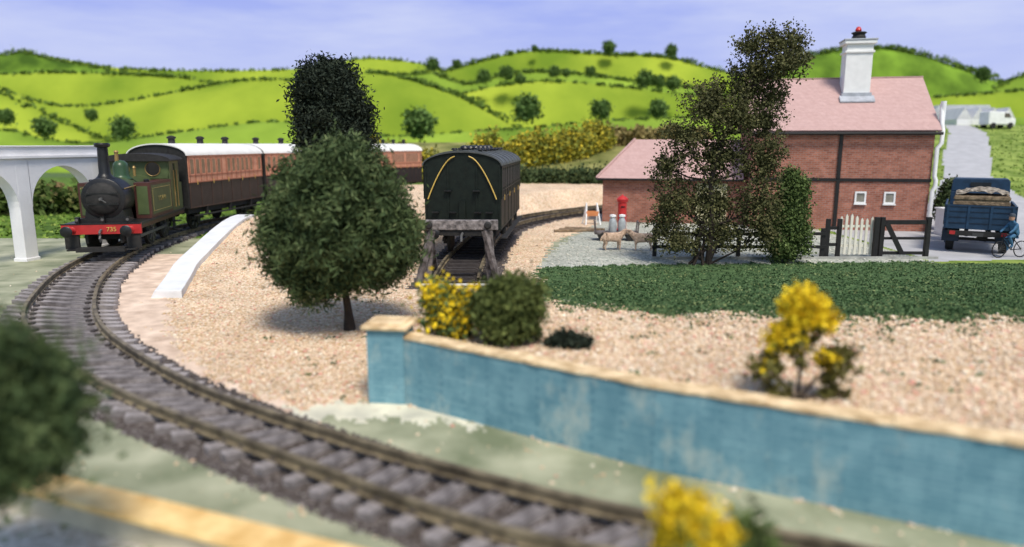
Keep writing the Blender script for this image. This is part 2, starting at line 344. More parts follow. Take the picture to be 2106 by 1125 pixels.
# ------------------------------------------------------------ track
railm=M('rail_steel',(.14,.11,.072),.5,.3,4,0,metal=.25,col2=(.25,.205,.13))
sleeperm=M('weathered_sleeper',(.13,.112,.108),.85,.35,3,.5,30,col2=(.33,.30,.295),detail=9)
sleeperd=M('dark_sleeper',(.05,.042,.04),.8,.3,5,.4,30)
def rail(P,parent):
    prof=[(-.055,.10),(.055,.10),(.055,.125),(.018,.135),(.018,.20),(.035,.212),(.035,.25),(-.035,.25),(-.035,.212),(-.018,.20),(-.018,.135),(-.055,.125)]
    T=np.gradient(P,axis=0); T/=np.linalg.norm(T,axis=1,keepdims=True); n=len(prof); vs=[];fs=[]
    for p,t in zip(P,T):
        nx,ny=-t[1],t[0]
        for a,zz in prof: vs.append((p[0]+nx*a,p[1]+ny*a,zz))
    for i in range(len(P)-1):
        for k in range(n): fs.append((i*n+k,i*n+(k+1)%n,(i+1)*n+(k+1)%n,(i+1)*n+k))
    b=MB(); b.add(vs,fs,railm); return b.obj('rail',parent)
def sleeper_mesh(mat):
    b=MB(); b.box(-1.0,1.0,-.09,.09,.0,.10,mat)
    for sx in (-.56,.56):
        for q in (-1,1): b.box(sx+q*.085-.035,sx+q*.085+.035,-.05,.05,.095,.14,sleeperd)
    o=b.obj('sleeper'); me=o.data; bpy.data.objects.remove(o); return me
def track(name,label,A,Bp,step,mat,maxn=99):
    t=thing(name,label,'railway track',(0,0,0)); rail(A,t); rail(Bp,t)
    C=(A+Bp)/2; d=np.r_[0,np.cumsum(np.linalg.norm(np.diff(C,axis=0),axis=1))]; me=sleeper_mesh(mat)
    q=.2; n=0
    while q<d[-1] and n<maxn:
        i=min(np.searchsorted(d,q),len(C)-2); ab=A[i]-Bp[i]; g=np.linalg.norm(ab)
        o=bpy.data.objects.new('sleeper',me); COL.objects.link(o); o.parent=t
        o.location=(C[i][0],C[i][1],random.uniform(-.004,.006)); o.rotation_euler=(0,0,math.atan2(ab[1],ab[0])+random.uniform(-.025,.025)); o.scale=(g/1.12*.92,random.uniform(.9,1.05),1)
        q+=step*float(np.interp(C[i][1],[5,12,18,30],[.74,.80,.95,1.25])); n+=1
mk=(Cc[:,1]<53.5)
track('railway_track','curved single track with weathered grey sleepers',Oc[mk][::3],Ic[mk][::3],.56,sleeperm,100)
T=np.gradient(SD,axis=0); T/=np.linalg.norm(T,axis=1,keepdims=True); Nn=np.stack([-T[:,1],T[:,0]],-1)
track('siding_track','dark siding track ending at buffer stop',(SD+Nn*.6)[::2],(SD-Nn*.6)[::2],.56,sleeperd,70)
def ctr(y): 
    i=np.argsort(Cc[:,1]); return float(np.interp(y,Cc[i,1],Cc[i,0]))
# ------------------------------------------------------------ vehicles materials
blk=M('satin_black',(.012,.012,.013),.38,.3,6,.1,40)
blkm=M('matt_black',(.02,.019,.018),.7,.3,8,.2,40)
olive=M('olive_green_paint',(.068,.095,.036),.4,.15,3)
domeg=M('dark_green_paint',(.035,.075,.035),.35,.15,3)
maroon=M('maroon_paint',(.070,.026,.020),.4,.15,3)
redp=M('red_buffer_beam',(.42,.026,.026),.45,.15,4)
pillar_red=M('pillar_box_red',(.50,.03,.03),.4,.15,4)
brass=M('brass',(.60,.40,.11),.35,.1,4,metal=.3)
dullbrass=M('dull_brass',(.30,.20,.07),.45,.2,4,metal=.3)
yellowp=M('yellow_lettering',(.62,.42,.10),.5,.1,4)
dimyellow=M('dim_gold_lining',(.34,.27,.09),.5,.1,4)
salmon=M('salmon_panel',(.54,.24,.155),.5,.10,4,col2=(.64,.31,.20))
salmonline=M('dark_salmon_trim',(.36,.14,.085),.5,.12,4)
dbrown=M('dark_brown_panel',(.030,.020,.020),.45,.2,4)
brownline=M('brown_lining',(.08,.045,.035),.5,.2,4)
whiteroof=M('white_roof',(.80,.79,.75),.6,.06,2,.1,20)
glass=M('dark_glass',(.10,.085,.07),.15,.2,2,spec=.6)
darkpane=M('dark_pane',(.02,.025,.03),.5,.2,2,spec=.3)
coachglass=M('coach_glass',(.26,.17,.12),.2,.2,2,spec=.6)
bgreen=M('black_green_coach',(.0075,.012,.009),.5,.3,5,.15,30,spec=.25)
bgreen2=M('black_green_trim',(.014,.020,.016),.5,.3,5,.15,30,spec=.25)
darkroof=M('grey_dark_roof',(.07,.075,.073),.5,.25,4,.2,25)
iron=M('grey_iron',(.10,.10,.10),.5,.2,6)
def wheel(parent,x,y,z,r,mat,w=.12):
    b=MB(); sg=1 if x>0 else -1
    b.lathe([(r*.99,-w/2),(r,0),(r*.98,w/2)],(0,0,0),mat,24,'x')
    b.lathe([(r*.80,0),(r*.78,.02)],(sg*w/2,0,0),blk,24,'x')
    for k in range(8):
        a=k*math.pi/4; b.beam((sg*(w/2+.03),0,0),(sg*(w/2+.03),math.cos(a)*r*.82,math.sin(a)*r*.82),.05,.05,iron)
    b.lathe([(.12,0),(.10,.08)],(sg*w/2,0,0),iron,12,'x')
    return b.obj('wheel',parent,(x,y,z),smooth=True)
def buffer(parent,x,y,z,mat,d=-1):
    b=MB(); b.lathe([(.11,0),(.12,.02*d),(.09,.05*d),(.08,.30*d),(.06,.31*d)],(0,0,0),mat,14,'y')
    b.lathe([(.045,.30*d),(.045,.40*d),(.17,.405*d),(.18,.43*d),(.15,.45*d)],(0,0,0),blk,18,'y')
    return b.obj('buffer',parent,(x,y,z),smooth=True)
# ---- locomotive (front = -y, origin at front on rail level)
ang=math.atan2(-(ctr(27.6)-ctr(21.6)),6.0)
loco=thing('steam_locomotive','small olive green tank engine with tall black chimney','locomotive',(ctr(21.5)-.02,21.5,.25),ang)
loco.scale=(.97,1.05,.97)
b=MB(); b.box(-1.15,1.15,.45,5.75,.98,1.06,blk); b.box(-.55,-.47,.5,5.6,.4,.98,blkm); b.box(.47,.55,.5,5.6,.4,.98,blkm)
b.box(-1.12,-1.06,.45,5.7,.86,.98,maroon); b.box(1.06,1.12,.45,5.7,.86,.98,maroon)
b.box(-.46,.46,1.1,1.9,.45,.97,blkm); b.box(-.46,.46,4.3,5.4,.35,.97,blkm)
b.obj('running_plate',loco,bevel=.01)
b=MB(); b.box(-1.18,1.18,.36,.45,.72,1.06,redp); b.box(-1.19,1.19,.35,.36,1.03,1.07,blk); b.obj('buffer_beam',loco,bevel=.01)
text('735',.20,loco,(.30,.345,.87),(rad(90),0,0),yellowp)
for sx in(-.86,.86): buffer(loco,sx,.36,.86,redp)
b=MB(); b.tube([(0,.34,.86),(0,.22,.84),(0,.16,.78),(0,.2,.7)],.035,8,iron); b.tube([(0,.2,.68),(0,.14,.6),(0,.2,.5),(0,.26,.58)],.035,8,iron); b.obj('coupling_hook',loco,smooth=True)
b=MB(); b.box(-1.12,-.70,.40,.47,.25,.72,blkm); b.box(.70,1.12,.40,.47,.25,.72,blkm); b.box(-1.0,-.5,.15,.5,.22,.27,blkm);b.box(.5,1.0,.15,.5,.22,.27,blkm); b.box(-.72,.72,.1,.5,.18,.30,blkm);b.obj('guard_iron',loco)
b=MB(); b.lathe([(.60,0),(.66,.03),(.68,.08),(.68,.85),(.64,.86)],(0,.72,1.83),blk,36,'y'); b.prism([(-.62,1.06),(.62,1.06),(.5,1.8),(-.5,1.8)],.75,1.55,blk); b.box(-.8,.8,.62,.9,1.06,1.2,blk); b.obj('smokebox',loco,smooth=True)
b=MB(); b.lathe([(.0001,-.13),(.25,-.12),(.46,-.07),(.52,-.01),(.53,.02)],(0,.71,1.83),blkm,32,'y'); b.beam((-.5,.60,2.0),(.5,.60,2.0),.03,.05,blk);b.beam((-.5,.60,1.66),(.5,.60,1.66),.03,.05,blk); b.tube([(0,.6,1.83),(0,.5,1.83)],.05,10,iron); b.beam((0,.5,1.83),(.16,.5,1.72),.03,.03,iron); b.obj('smokebox_door',loco,smooth=True)
b=MB(); b.lathe([(.30,0),(.22,.08),(.175,.18),(.165,.6),(.155,1.0),(.22,1.03),(.24,1.10),(.20,1.15),(.16,1.15),(.14,.9)],(0,1.1,2.46),blk,28); b.obj('chimney',loco,smooth=True)
b=MB(); b.lathe([(.62,0),(.62,2.7)],(0,1.57,1.83),olive,36,'y'); 
for q in (1.7,2.6): b.lathe([(.63,0),(.63,.06)],(0,q,1.83),blk,36,'y')
b.obj('boiler',loco,smooth=True)
b=MB(); b.lathe([(.36,0),(.27,.08),(.25,.14),(.25,.42),(.22,.54),(.13,.62),(.0001,.65)],(0,2.55,2.38),domeg,28); b.obj('steam_dome',loco,smooth=True)
b=MB(); b.lathe([(.07,0),(.06,.3),(.09,.32),(.05,.38)],(-.1,2.55,2.98),dullbrass,12); b.obj('safety_valve',loco,smooth=True)
b=MB(); b.lathe([(.05,0),(.05,.3),(.07,.32),(.03,.4)],(.12,3.5,2.4),dullbrass,10);b.obj('whistle',loco,smooth=True)
for sx in(-1,1):
    x0,x1=(.62,1.12) if sx>0 else (-1.12,-.62)
    b=MB(); b.box(x0,x1,1.75,4.25,1.065,2.28,maroon)
    xo=1.122*sx; xa,xb=sorted((xo,xo+.008*sx))
    b.box(xa,xb,1.90,4.14,1.18,2.18,olive)
    xa,xb=sorted((xo+.009*sx,xo+.016*sx))
    for (p,q,r_,t) in((1.99,2.01,1.28,2.08),(4.02,4.04,1.28,2.08)): b.box(xa,xb,p,q,r_,t,dimyellow)
    for (r_,t) in((1.28,1.30),(2.06,2.08)): b.box(xa,xb,2.012,4.018,r_,t,dimyellow)
    b.box(*sorted((sx*.70,sx*1.05)),1.735,1.749,1.2,2.16,olive)
    b.lathe([(.09,0),(.09,.08),(.05,.1)],((x0+x1)/2,2.3,2.28),blk,14)
    b.obj('side_tank',loco,bevel=.008)
    text('L S W R',.24,loco,(1.14*sx,3.0,1.68),(rad(90),0,rad(90)*sx),dimyellow)
    b=MB(); b.tube([(sx*.66,.8,2.15),(sx*.70,2.0,2.2),(sx*.70,4.2,2.2)],.02,8,dullbrass); b.obj('handrail',loco,smooth=True)
    b=MB(); b.box(min(sx*1.1,sx*1.06),max(sx*1.1,sx*1.06),4.25,4.70,1.065,3.05,olive); b.box(min(sx*1.1,sx*1.06),max(sx*1.1,sx*1.06),5.0,5.72,1.065,2.1,olive); b.box(min(sx*1.1,sx*1.06),max(sx*1.1,sx*1.06),5.0,5.45,2.1,3.05,olive); b.box(min(sx*1.1,sx*1.06),max(sx*1.1,sx*1.06),4.7,5.0,2.85,3.05,olive)
    b.box(min(sx*1.1,sx*1.06),max(sx*1.1,sx*1.06),4.7,5.0,1.065,1.75,olive)
    b.tube([(sx*1.13,4.66,1.2),(sx*1.13,4.66,2.6)],.018,6,dullbrass); b.tube([(sx*1.13,5.04,1.2),(sx*1.13,5.04,2.6)],.018,6,dullbrass)
    b.obj('cab_side',loco)
b=MB(); 
def ringplate(b,y,x0,x1,z0,z1,holes,mat,th=.05):
    for (cx,cz,r) in holes:
        m=20; hx=[(cx+r*math.cos(2*math.pi*k/m),cz+r*math.sin(2*math.pi*k/m)) for k in range(m)]
        w=(x1-x0)/len(holes)/2
        ox=[]
        for k in range(m):
            a=2*math.pi*k/m; c_,s_=math.cos(a),math.sin(a); t=min(w/abs(c_) if abs(c_)>1e-6 else 9,((z1-z0)/2)/abs(s_) if abs(s_)>1e-6 else 9)
            ox.append((cx+c_*t,(z0+z1)/2+s_*t))
        for k in range(m):
            k2=(k+1)%m; p=[hx[k],ox[k],ox[k2],hx[k2]]
            b.prism(p,y,y+th,mat)
ringplate(b,4.22,-1.06,1.06,2.3,3.02,[(-.53,2.66,.25),(.53,2.66,.25)],olive); b.box(-1.06,1.06,4.25,4.28,1.06,2.3,olive)
b.obj('cab_front',loco)
b=MB(); b.box(-1.06,1.06,5.42,5.45,1.06,2.25,olive); b.box(-1.06,1.06,5.42,5.45,2.9,3.02,olive); b.obj('cab_back',loco)
for sx in(-.53,.53):
    b=MB(); pts=[(sx+.26*math.cos(a),4.205,2.66+.26*math.sin(a)) for a in np.linspace(0,2*math.pi,25)]; b.tube(pts,.014,6,dullbrass,False); b.obj('spectacle_rim',loco,smooth=True)
b=MB(); arc=[(1.22*math.sin(a)*1.0, 2.98+.26*math.cos(a)/1.0) for a in np.linspace(-math.pi/2,math.pi/2,15)]
b.prism(arc+[(1.2,2.94),(-1.2,2.94)],4.05,5.75,blkm); b.obj('cab_roof',loco,bevel=.01)
b=MB(); b.box(-1.06,1.06,5.45,5.74,1.065,2.08,blkm); b.obj('coal_bunker',loco)
for sx in(-.62,.62):
    for yy in(1.35,2.95,4.6): wheel(loco,sx,yy,.56,.56,blkm)
    b=MB(); b.beam((sx*1.22,1.35,.5),(sx*1.22,4.6,.5),.05,.10,iron); b.obj('coupling_rod',loco)
    b=MB(); s2=1.08 if sx>0 else -1.08; b.box(s2-.12,s2+.12,4.6,4.95,.3,.34,blkm);b.box(s2-.12,s2+.12,4.6,4.95,.62,.66,blkm);b.box(s2-.13,s2-.11,4.6,4.95,.3,.98,blkm); b.obj('footstep',loco)
for (lx,lz) in((-.75,1.06),(.75,1.06),(0,1.06)):
    b=MB(); b.box(lx-.06,lx+.06,.5,.62,lz+.01,lz+.2,blk); b.lathe([(.045,0),(.045,-.02)],(lx,.499,lz+.11),iron,12,'y')
    b.obj('lamp',loco)
# ---- coaches
def coach(name,label,cat,L,loc,rot,upper,lower,trim,roofm,endm,group=None,gold=False,W=1.2,wn=14):
    c=thing(name,label,cat,loc,rot,group)
    zf,zb,zt=.95,1.95,3.05
    b=MB(); b.box(-W,W,.04,L-.04,zf,zt,lower)
    b.prism([(W*math.sin(a),zt+.001+.40*math.cos(a)) for a in np.linspace(-math.pi/2,math.pi/2,17)],.04,L-.04,lower); b.obj('body',c,bevel=.015)
    for e,(y0,y1) in enumerate(((0,.04),(L-.04,L))):
        b=MB(); arc=[(W*1.0*math.sin(a),zt+.40*math.cos(a)) for a in np.linspace(math.pi/2,-math.pi/2,17)]
        b.prism([(-W,zf),(W,zf)]+arc,y0,y1,endm)
        yy0,yy1=((-.03,0) if e==0 else (L,L+.03))
        for sx in(-W+.04,-.45,.45,W-.04): b.box(sx-.03,sx+.03,yy0,yy1,zf+.02,zt+.0+(.25 if abs(sx)<.6 else 0),endm)
        b.box(-W,W,yy0*1.2 if e==0 else yy0,yy1 if e==0 else L+.035,zf,zf+.10,endm)
        b.obj('end_wall',c,bevel=.008)
    gl=darkpane if gold else coachglass
    for sx in(-1,1):
        x0,x1=sorted((sx*(W+.002),sx*(W+.03)))
        b=MB(); b.box(x0,x1,.05,L-.05,zb,zt-.02,upper)
        x2,x3=sorted((sx*(W+.03),sx*(W+.05)))
        for zz in(zb,zt-.10,zb+.26): b.box(x2,x3,.05,L-.05,zz,zz+.04,trim)
        k=wn; 
        for i in range(k+1):
            yy=.1+(L-.2)*i/k; b.box(x2,x3,yy-.018,yy+.018,zb+.05,zt-.1,trim)
        b.obj('side_panel',c)
        xw0,xw1=sorted((sx*(W+.028),sx*(W+.036)))
        for i in range(k):
            if i%7==6 and not gold: continue
            yy=.1+(L-.2)*(i+.5)/k; hw=(L-.2)/k*.5-.08
            bb=MB(); bb.box(xw0,xw1,yy-hw,yy+hw,zb+.36,zt-.18,gl); 
            for (a0,a1,c0,c1) in((yy-hw-.025,yy-hw,zb+.34,zt-.16),(yy+hw,yy+hw+.025,zb+.34,zt-.16)): bb.box(*sorted((sx*(W+.03),sx*(W+.045))),a0,a1,c0,c1,upper if not gold else bgreen2)
            bb.obj('window',c)
        b=MB()
        xl0,xl1=sorted((sx*(W+.001),sx*(W+.016)))
        for i in range(0,k+1,2):
            yy=.1+(L-.2)*i/k; b.box(xl0,xl1,yy-.015,yy+.015,zf+.05,zb,brownline if not gold else bgreen2)
        b.box(xl0,xl1,.05,L-.05,zf,zf+.05,brownline if not gold else bgreen2)
        for i in range(1,k,3):
            yy=.1+(L-.2)*i/k+.1; b.tube([(sx*(W+.05),yy,zb-.08),(sx*(W+.05),yy,zb+.10)],.015,6,brass)
        b.obj('lower_panel',c)
        b=MB(); b.box(*sorted((sx*(W-.02),sx*(W+.16))),.3,L-.3,.62,.66,blkm); b.box(*sorted((sx*(W-.25),sx*(W-.15))),.1,L-.1,.72,.95,blkm)
        for yy in (L*.2,L*.5,L*.8): b.box(*sorted((sx*(W-.1),sx*(W+.02))),yy-.04,yy+.04,.62,.95,blkm)
        b.obj('footboard',c)
    arc=[((W+.06)*math.sin(a),zt-.02+.47*math.cos(a)) for a in np.linspace(-math.pi/2,math.pi/2,25)]
    arc2=[((W+.02)*math.sin(a),zt-.02+.42*math.cos(a)) for a in np.linspace(-math.pi/2,math.pi/2,25)]
    b=MB(); m=25
    vs=[(p[0],y_,p[1]) for y_ in(-.06,L+.06) for p in arc+arc2[::-1]]; n2=50
    fs=[(i,(i+1)%n2,n2+(i+1)%n2,n2+i) for i in range(n2)]
    fs+=[(i,i+1,n2-2-i,n2-1-i) for i in range(m-1)]+[(n2+i,n2+i+1,n2+n2-2-i,n2+n2-1-i) for i in range(m-1)]
    b.add(vs,fs,roofm)
    if gold:
        for q in range(7):
            yy=.3+(L-.6)*q/6; pth=[((W+.055)*math.sin(a),yy,zt-.01+.47*math.cos(a)) for a in np.linspace(-math.pi/2,math.pi/2,21)]; b.tube(pth,.018,5,roofm)
    b.obj('roof',c,smooth=True)
    nv=3 if not gold else 6
    for i in range(nv):
        yy=L*(i+.5)/nv
        if gold: 
            b=MB(); b.lathe([(.12,-.03),(.12,.08),(.17,.10),(.13,.17),(.05,.2)],(0,yy,zt+.43),blk,16); b.obj('roof_lamp',c,smooth=True)
            for q in(-.42,.42):
                b=MB(); b.lathe([(.07,-.06),(.07,.09),(.13,.10),(.08,.16)],(q,yy+.5,zt+.38),blk,12); b.obj('roof_vent',c,smooth=True)
        else: 
            b=MB(); b.lathe([(.16,-.02),(.13,.08),(.13,.2),(.18,.22),(.18,.27),(.08,.33)],(0,yy,zt+.43),blkm,16); b.obj('roof_lamp',c,smooth=True)
    b=MB(); b.box(-.95,.95,.02,L-.02,.74,.94,blkm)
    for yy in (L*.18,L*.82):
        for sx in(-.78,.78): b.box(sx-.05,sx+.05,yy-.45,yy+.45,.42,.55,blkm); b.box(sx-.08,sx+.08,yy-.12,yy+.12,.3,.75,blkm)
    b.obj('underframe',c)
    for yy in (L*.18,L*.82):
        for sx in(-.62,.62): wheel(c,sx,yy,.47,.47,blkm,.1)
    for sx in(-.85,.85): buffer(c,sx,0,.84,blkm); buffer(c,sx,L,.84,blkm,1)
    if gold:
        for sx in(-1,1):
            b=MB(); pts=[(sx*(.22+.86*t**.75),-.065,zt+.28-(1.38)*t**1.25) for t in np.linspace(0,1,14)]
            b.tube(pts,.021,6,yellowp); b.obj('handrail',c,smooth=True)
        for (lx,lz) in((-.85,1.5),(-.45,2.2),(.85,1.5),(.45,2.2),(.5,1.5),(-.3,1.5)):
            b=MB(); b.box(lx-.11,lx+.11,-.14,-.02,lz,lz+.04,blk); b.obj('end_step',c)
        b=MB(); b.box(-.1,.1,-.09,-.03,1.0,1.9,endm); b.tube([(0,-.1,.84),(0,-.3,.8),(0,-.35,.6)],.04,8,iron); b.obj('coupling_hook',c)
    return c
def place(y0,L):
    x0=ctr(y0); y1=y0+L*.985; x1=ctr(y1); return (x0,y0,.25),math.atan2(-(x1-x0),y1-y0)
loc,rt=place(28.1,6.6)
c1=coach('passenger_coach','salmon and dark brown railway coach with white roof','railway coach',6.6,loc,rt,salmon,dbrown,salmonline,whiteroof,blkm,group='coaches of the passenger train',wn=15)
for y0 in (35.1,41.7,47.6):
    loc,rt=place(y0,6.3 if y0<45 else 5.6); o=copy_tree(c1,loc,rt)
    if y0>45: o.scale=(1,.45,1)
bc=coach('black_coach','black green railway coach with gold curved handrails on siding','railway coach',7.4,(-1.52,21.7,.22),-rad(5.0),bgreen,bgreen,bgreen2,darkroof,bgreen,gold=True,W=1.2,wn=12)
bc.scale=(.98,1,.94)
# ------------------------------------------------------------ buffer stop
woodd=M('dark_weathered_wood',(.07,.056,.052),.8,.35,6,.5,25,col2=(.15,.13,.125))
woodg=M('grey_weathered_beam',(.10,.088,.085),.8,.35,8,.5,25,col2=(.24,.215,.21))
bs=thing('buffer_stop','dark timber buffer stop at end of siding','buffer stop',(-1.42,18.7,0))
b=MB(); b.beam((-1.05,.0,1.60),(1.05,.0,1.60),.22,.26,woodg); b.obj('buffer_beam',bs,bevel=.02)
for sx in(-.78,.78):
    b=MB(); b.beam((sx,.05,1.5),(sx*1.12,.0,0),.24,.26,woodd); b.obj('post',bs,bevel=.02)
    b=MB(); b.beam((sx,.12,1.35),(sx,1.15,.22),.16,.16,woodd); b.obj('brace',bs,bevel=.01)
    b=MB(); b.beam((sx*.90,-.1,1.45),(sx*1.38,-.45,0),.13,.15,woodd); b.obj('brace',bs,bevel=.01)
    b=MB(); b.lathe([(.10,0),(.10,-.06),(.06,-.09)],(sx,-.13,1.60),blkm,14,'y'); b.obj('bolt_plate',bs)
b=MB(); b.box(-1.05,1.05,-.5,-.38,0,.09,M('white_plaster',(.6,.6,.57),.8,.2,3,.5)); b.obj('base_block',bs,bevel=.03)
# ------------------------------------------------------------ platform edge (white ramp)
wplaster=M('white_platform_stone',(.76,.77,.78),.7,.08,2,.2,18,detail=7)
pf=MB(); ysP=np.linspace(16.9,27.6,16); L_=[];
for q in ysP:
    x0=np.interp(q,[16.9,17.2,20,27,36],[-8.75,-8.85,-9.7,-10.75,-10.9]); zz=.16+.82*float(S(16.8,27,q)); w=.66
    L_.append((x0,q,zz,w))
vs=[];fs=[]
for (x0,q,zz,w) in L_: vs+=[(x0-.12,q,-.02),(x0,q,zz+.03),(x0+w,q,zz+.03),(x0+w,q,-.02)]
for i in range(len(L_)-1):
    for k in range(4): fs.append((i*4+k,i*4+(k+1)%4,i*4+4+(k+1)%4,i*4+4+k))
fs+=[(0,1,2,3),tuple(len(vs)-4+k for k in (3,2,1,0))]
pf.add(vs,fs,wplaster); pf.obj('platform_ramp',label='white stone platform ramp edge beside the track',cat='platform',bevel=.02)
# ------------------------------------------------------------ blue wall
blue=Mbrick('pale_blue_brick',(.185,.36,.43),(.225,.405,.475),(.145,.30,.375),.22,.058,.006,.95,stain=(.68,.76,.78),hi=(1.06,1.03,1.0),nscale=3.0,bump=.12,patch=(.50,.56,.50),plo=.54)
cap=M('sandy_capstone',(.62,.42,.21),.85,.2,5,.5,12,col2=(.80,.62,.38),detail=8)
wall=thing('blue_brick_wall','pale blue brick retaining wall with sandy coping','wall',(0,0,0))
wp=[(-1.55,9.86),(1.69,7.72),(4.87,6.12),(9.0,4.27)]
b=MB()
def strip(b,pts,hw,z0,z1,mat):
    P=[Vector((*p,0)) for p in pts]; ns=[]
    for i in range(len(P)):
        d=(P[min(i+1,len(P)-1)]-P[max(i-1,0)]).normalized(); ns.append(Vector((-d.y,d.x,0))*hw)
    vs=[]
    for p,n in zip(P,ns): vs+=[p-n+Vector((0,0,z0)),p-n+Vector((0,0,z1)),p+n+Vector((0,0,z1)),p+n+Vector((0,0,z0))]
    fs=[(i*4+k,i*4+(k+1)%4,i*4+4+(k+1)%4,i*4+4+k) for i in range(len(P)-1) for k in range(4)]
    fs+=[(0,1,2,3),tuple(len(vs)-4+k for k in (3,2,1,0))]; b.add(vs,fs,mat)
strip(b,wp,.12,0,.97,blue); b.obj('wall_panel',wall)
for k in range(3):
    a=Vector((*wp[k],.973)); c=Vector((*wp[k+1],.973)); d=(c-a).normalized(); n_=int((c-a).length/1.6)+1
    for j in range(n_):
        p=a+(c-a)*(j/n_)+d*.003; q=a+(c-a)*((j+1)/n_)-d*.003; p.z+=random.uniform(0,.008); q.z=p.z
        nr=Vector((-d.y,d.x,0)); b=MB(); m=9; vs=[]
        for e in range(m):
            s_=p+(q-p)*(e/(m-1)); w1=random.uniform(.128,.15); w2=random.uniform(.135,.155); h_=random.uniform(.03,.042)
            vs+=[s_-nr*w1,s_-nr*w1+Vector((0,0,h_)),s_+nr*w2+Vector((0,0,h_)),s_+nr*w2]
        fs=[(e*4+f,e*4+(f+1)%4,e*4+4+(f+1)%4,e*4+4+f) for e in range(m-1) for f in range(4)]+[(0,1,2,3),tuple(len(vs)-4+f for f in (3,2,1,0))]
        b.add(vs,fs,cap); b.obj('coping_stone',wall)
b=MB(); b.box(-.27,.27,-.27,.27,0,1.10,blue); b.obj('pillar',wall,(-1.78,10.0,0),rad(-8))
b=MB(); b.box(-.34,.34,-.33,.33,0,.055,cap); b.box(-.25,.25,-.24,.24,.055,.085,cap); b.obj('pillar_cap',wall,(-1.78,10.0,1.103),rad(-8),bevel=.02)
lw=thing('low_boundary_wall','low wall with wide sandy coping beside track','wall',(0,0,0))
lpts=[(-7,7.55),(-.8,5.1)]
b=MB(); strip(b,lpts,.10,0,.26,M('pale_plaster_wall',(.55,.50,.38),.8,.2,3,.3)); b.obj('wall_panel',lw)
b=MB(); strip(b,lpts,.18,.263,.33,M('orange_sand_coping',(.76,.46,.15),.75,.12,4,.3,15,col2=(.86,.62,.28),detail=7)); b.obj('coping',lw,bevel=.012)
# ------------------------------------------------------------ viaduct
vw=M('white_viaduct_paint',(.80,.79,.80),.75,.05,1.5,.15,14,detail=7)
via=thing('viaduct','white arched stone viaduct beside the line','viaduct',(-15.55,22.6,0),math.atan2(-.17,.985))
sp=3.2; pr=.25; rA=(sp-2*pr)/2; zs=1.72; top=3.26; th=.42
for k in (-3,-2,-1,0):
    b=MB(); y0=k*sp; m=20; cy=y0+sp/2
    A=[(cy-rA*math.cos(math.pi*i/m),zs+rA*math.sin(math.pi*i/m)*.95) for i in range(m+1)]
    vs=[(0,p[0],p[1]) for p in A]+[(0,p[0],top) for p in A]+[(-th,p[0],p[1]) for p in A]+[(-th,p[0],top) for p in A]; q=m+1
    fs=[]
    for i in range(m): fs+=[(i,i+1,q+i+1,q+i),(2*q+i+1,2*q+i,3*q+i,3*q+i+1),(i+1,i,2*q+i,2*q+i+1),(q+i,q+i+1,3*q+i+1,3*q+i)]
    b.add(vs,fs,vw); b.obj('arch',via)
for k in range(-3,2):
    b=MB(); y0=k*sp; b.box(-th,0,y0-pr,y0+pr,-.02,top,vw); b.box(-th-.03,.03,y0-pr-.03,y0+pr+.03,-.02,.1,vw); b.obj('pier',via,bevel=.02)
b=MB(); b.box(-th-.08,.08,-3*sp-.5,sp+.3,top+.003,top+.10,vw); b.box(-.14,.0,-3*sp-.5,sp+.28,top+.10,top+.36,vw); b.box(-th,-th+.14,-3*sp-.5,sp+.28,top+.10,top+.36,vw); b.box(-.18,.04,-3*sp-.5,sp+.29,top+.363,top+.41,vw); b.obj('parapet',via,bevel=.012)
# ------------------------------------------------------------ house
brick=Mbrick('red_brick',(.31,.105,.07),(.50,.195,.13),(.36,.25,.21),.235,.085,.014,.85,stain=(.74,.72,.70))
rooft=Mbrick('pink_tile_roof',(.52,.345,.32),(.555,.375,.35),(.47,.31,.29),.20,.16,.005,.85,stain=(.90,.89,.89),bump=.2,nscale=6)
ridgem=M('pink_ridge',(.48,.31,.29),.8,.1,5)
blackt=M('black_timber',(.012,.011,.011),.55,.3,5)
whitep=M('white_paint',(.80,.80,.79),.55,.06,3,.1,20,detail=7)
grylead=M('lead_flashing',(.40,.42,.46),.5,.15,5)
house=thing('brick_house','red brick house with pink tiled roof and white chimney','house',(17.85,30.3,0),-rad(12))
Wd,Dp,He,Hr=7.3,5.6,4.38,6.62
b=MB(); b.box(-Wd,0,0,Dp,0,He,brick); b.prism([(0,He),(Dp,He),(Dp/2,Hr-.12)],-Wd,0,brick,'x'); b.obj('wall',house)
b=MB(); b.box(-14.0,-Wd-.003,1.2,4.8,0,2.1,brick); b.obj('annexe_wall',house)
b=MB()
def slab(b,p,th,mat):
    p=[Vector(q) for q in p]; n=(p[1]-p[0]).cross(p[2]-p[0]).normalized()
    if n.z<0: n=-n
    q=[v+n*th for v in p]; k=len(p)
    b.add(p+q,[tuple(range(k))[::-1],tuple(range(k,2*k))]+[(i,(i+1)%k,k+(i+1)%k,k+i) for i in range(k)],mat)
sl=(Hr-He)/(Dp/2); ov=.2
slab(b,[(-Wd-.2,-ov,He-ov*sl+.03),(.16,-ov,He-ov*sl+.03),(.16,Dp/2,Hr+.03),(-Wd-.2,Dp/2,Hr+.03)],.07,rooft)
slab(b,[(-Wd-.2,Dp+ov,He-ov*sl+.03),(.16,Dp+ov,He-ov*sl+.03),(.16,Dp/2,Hr+.03),(-Wd-.2,Dp/2,Hr+.03)],.07,rooft)
b.box(-Wd-.21,.17,Dp/2-.08,Dp/2+.08,Hr+.08,Hr+.13,ridgem)
roof=b.obj('roof',house)
b=MB(); 
xl,xr,yf,yb,ze,zr=-14.3,-Wd-.22,.9,5.1,2.12,3.95; ym=(yf+yb)/2
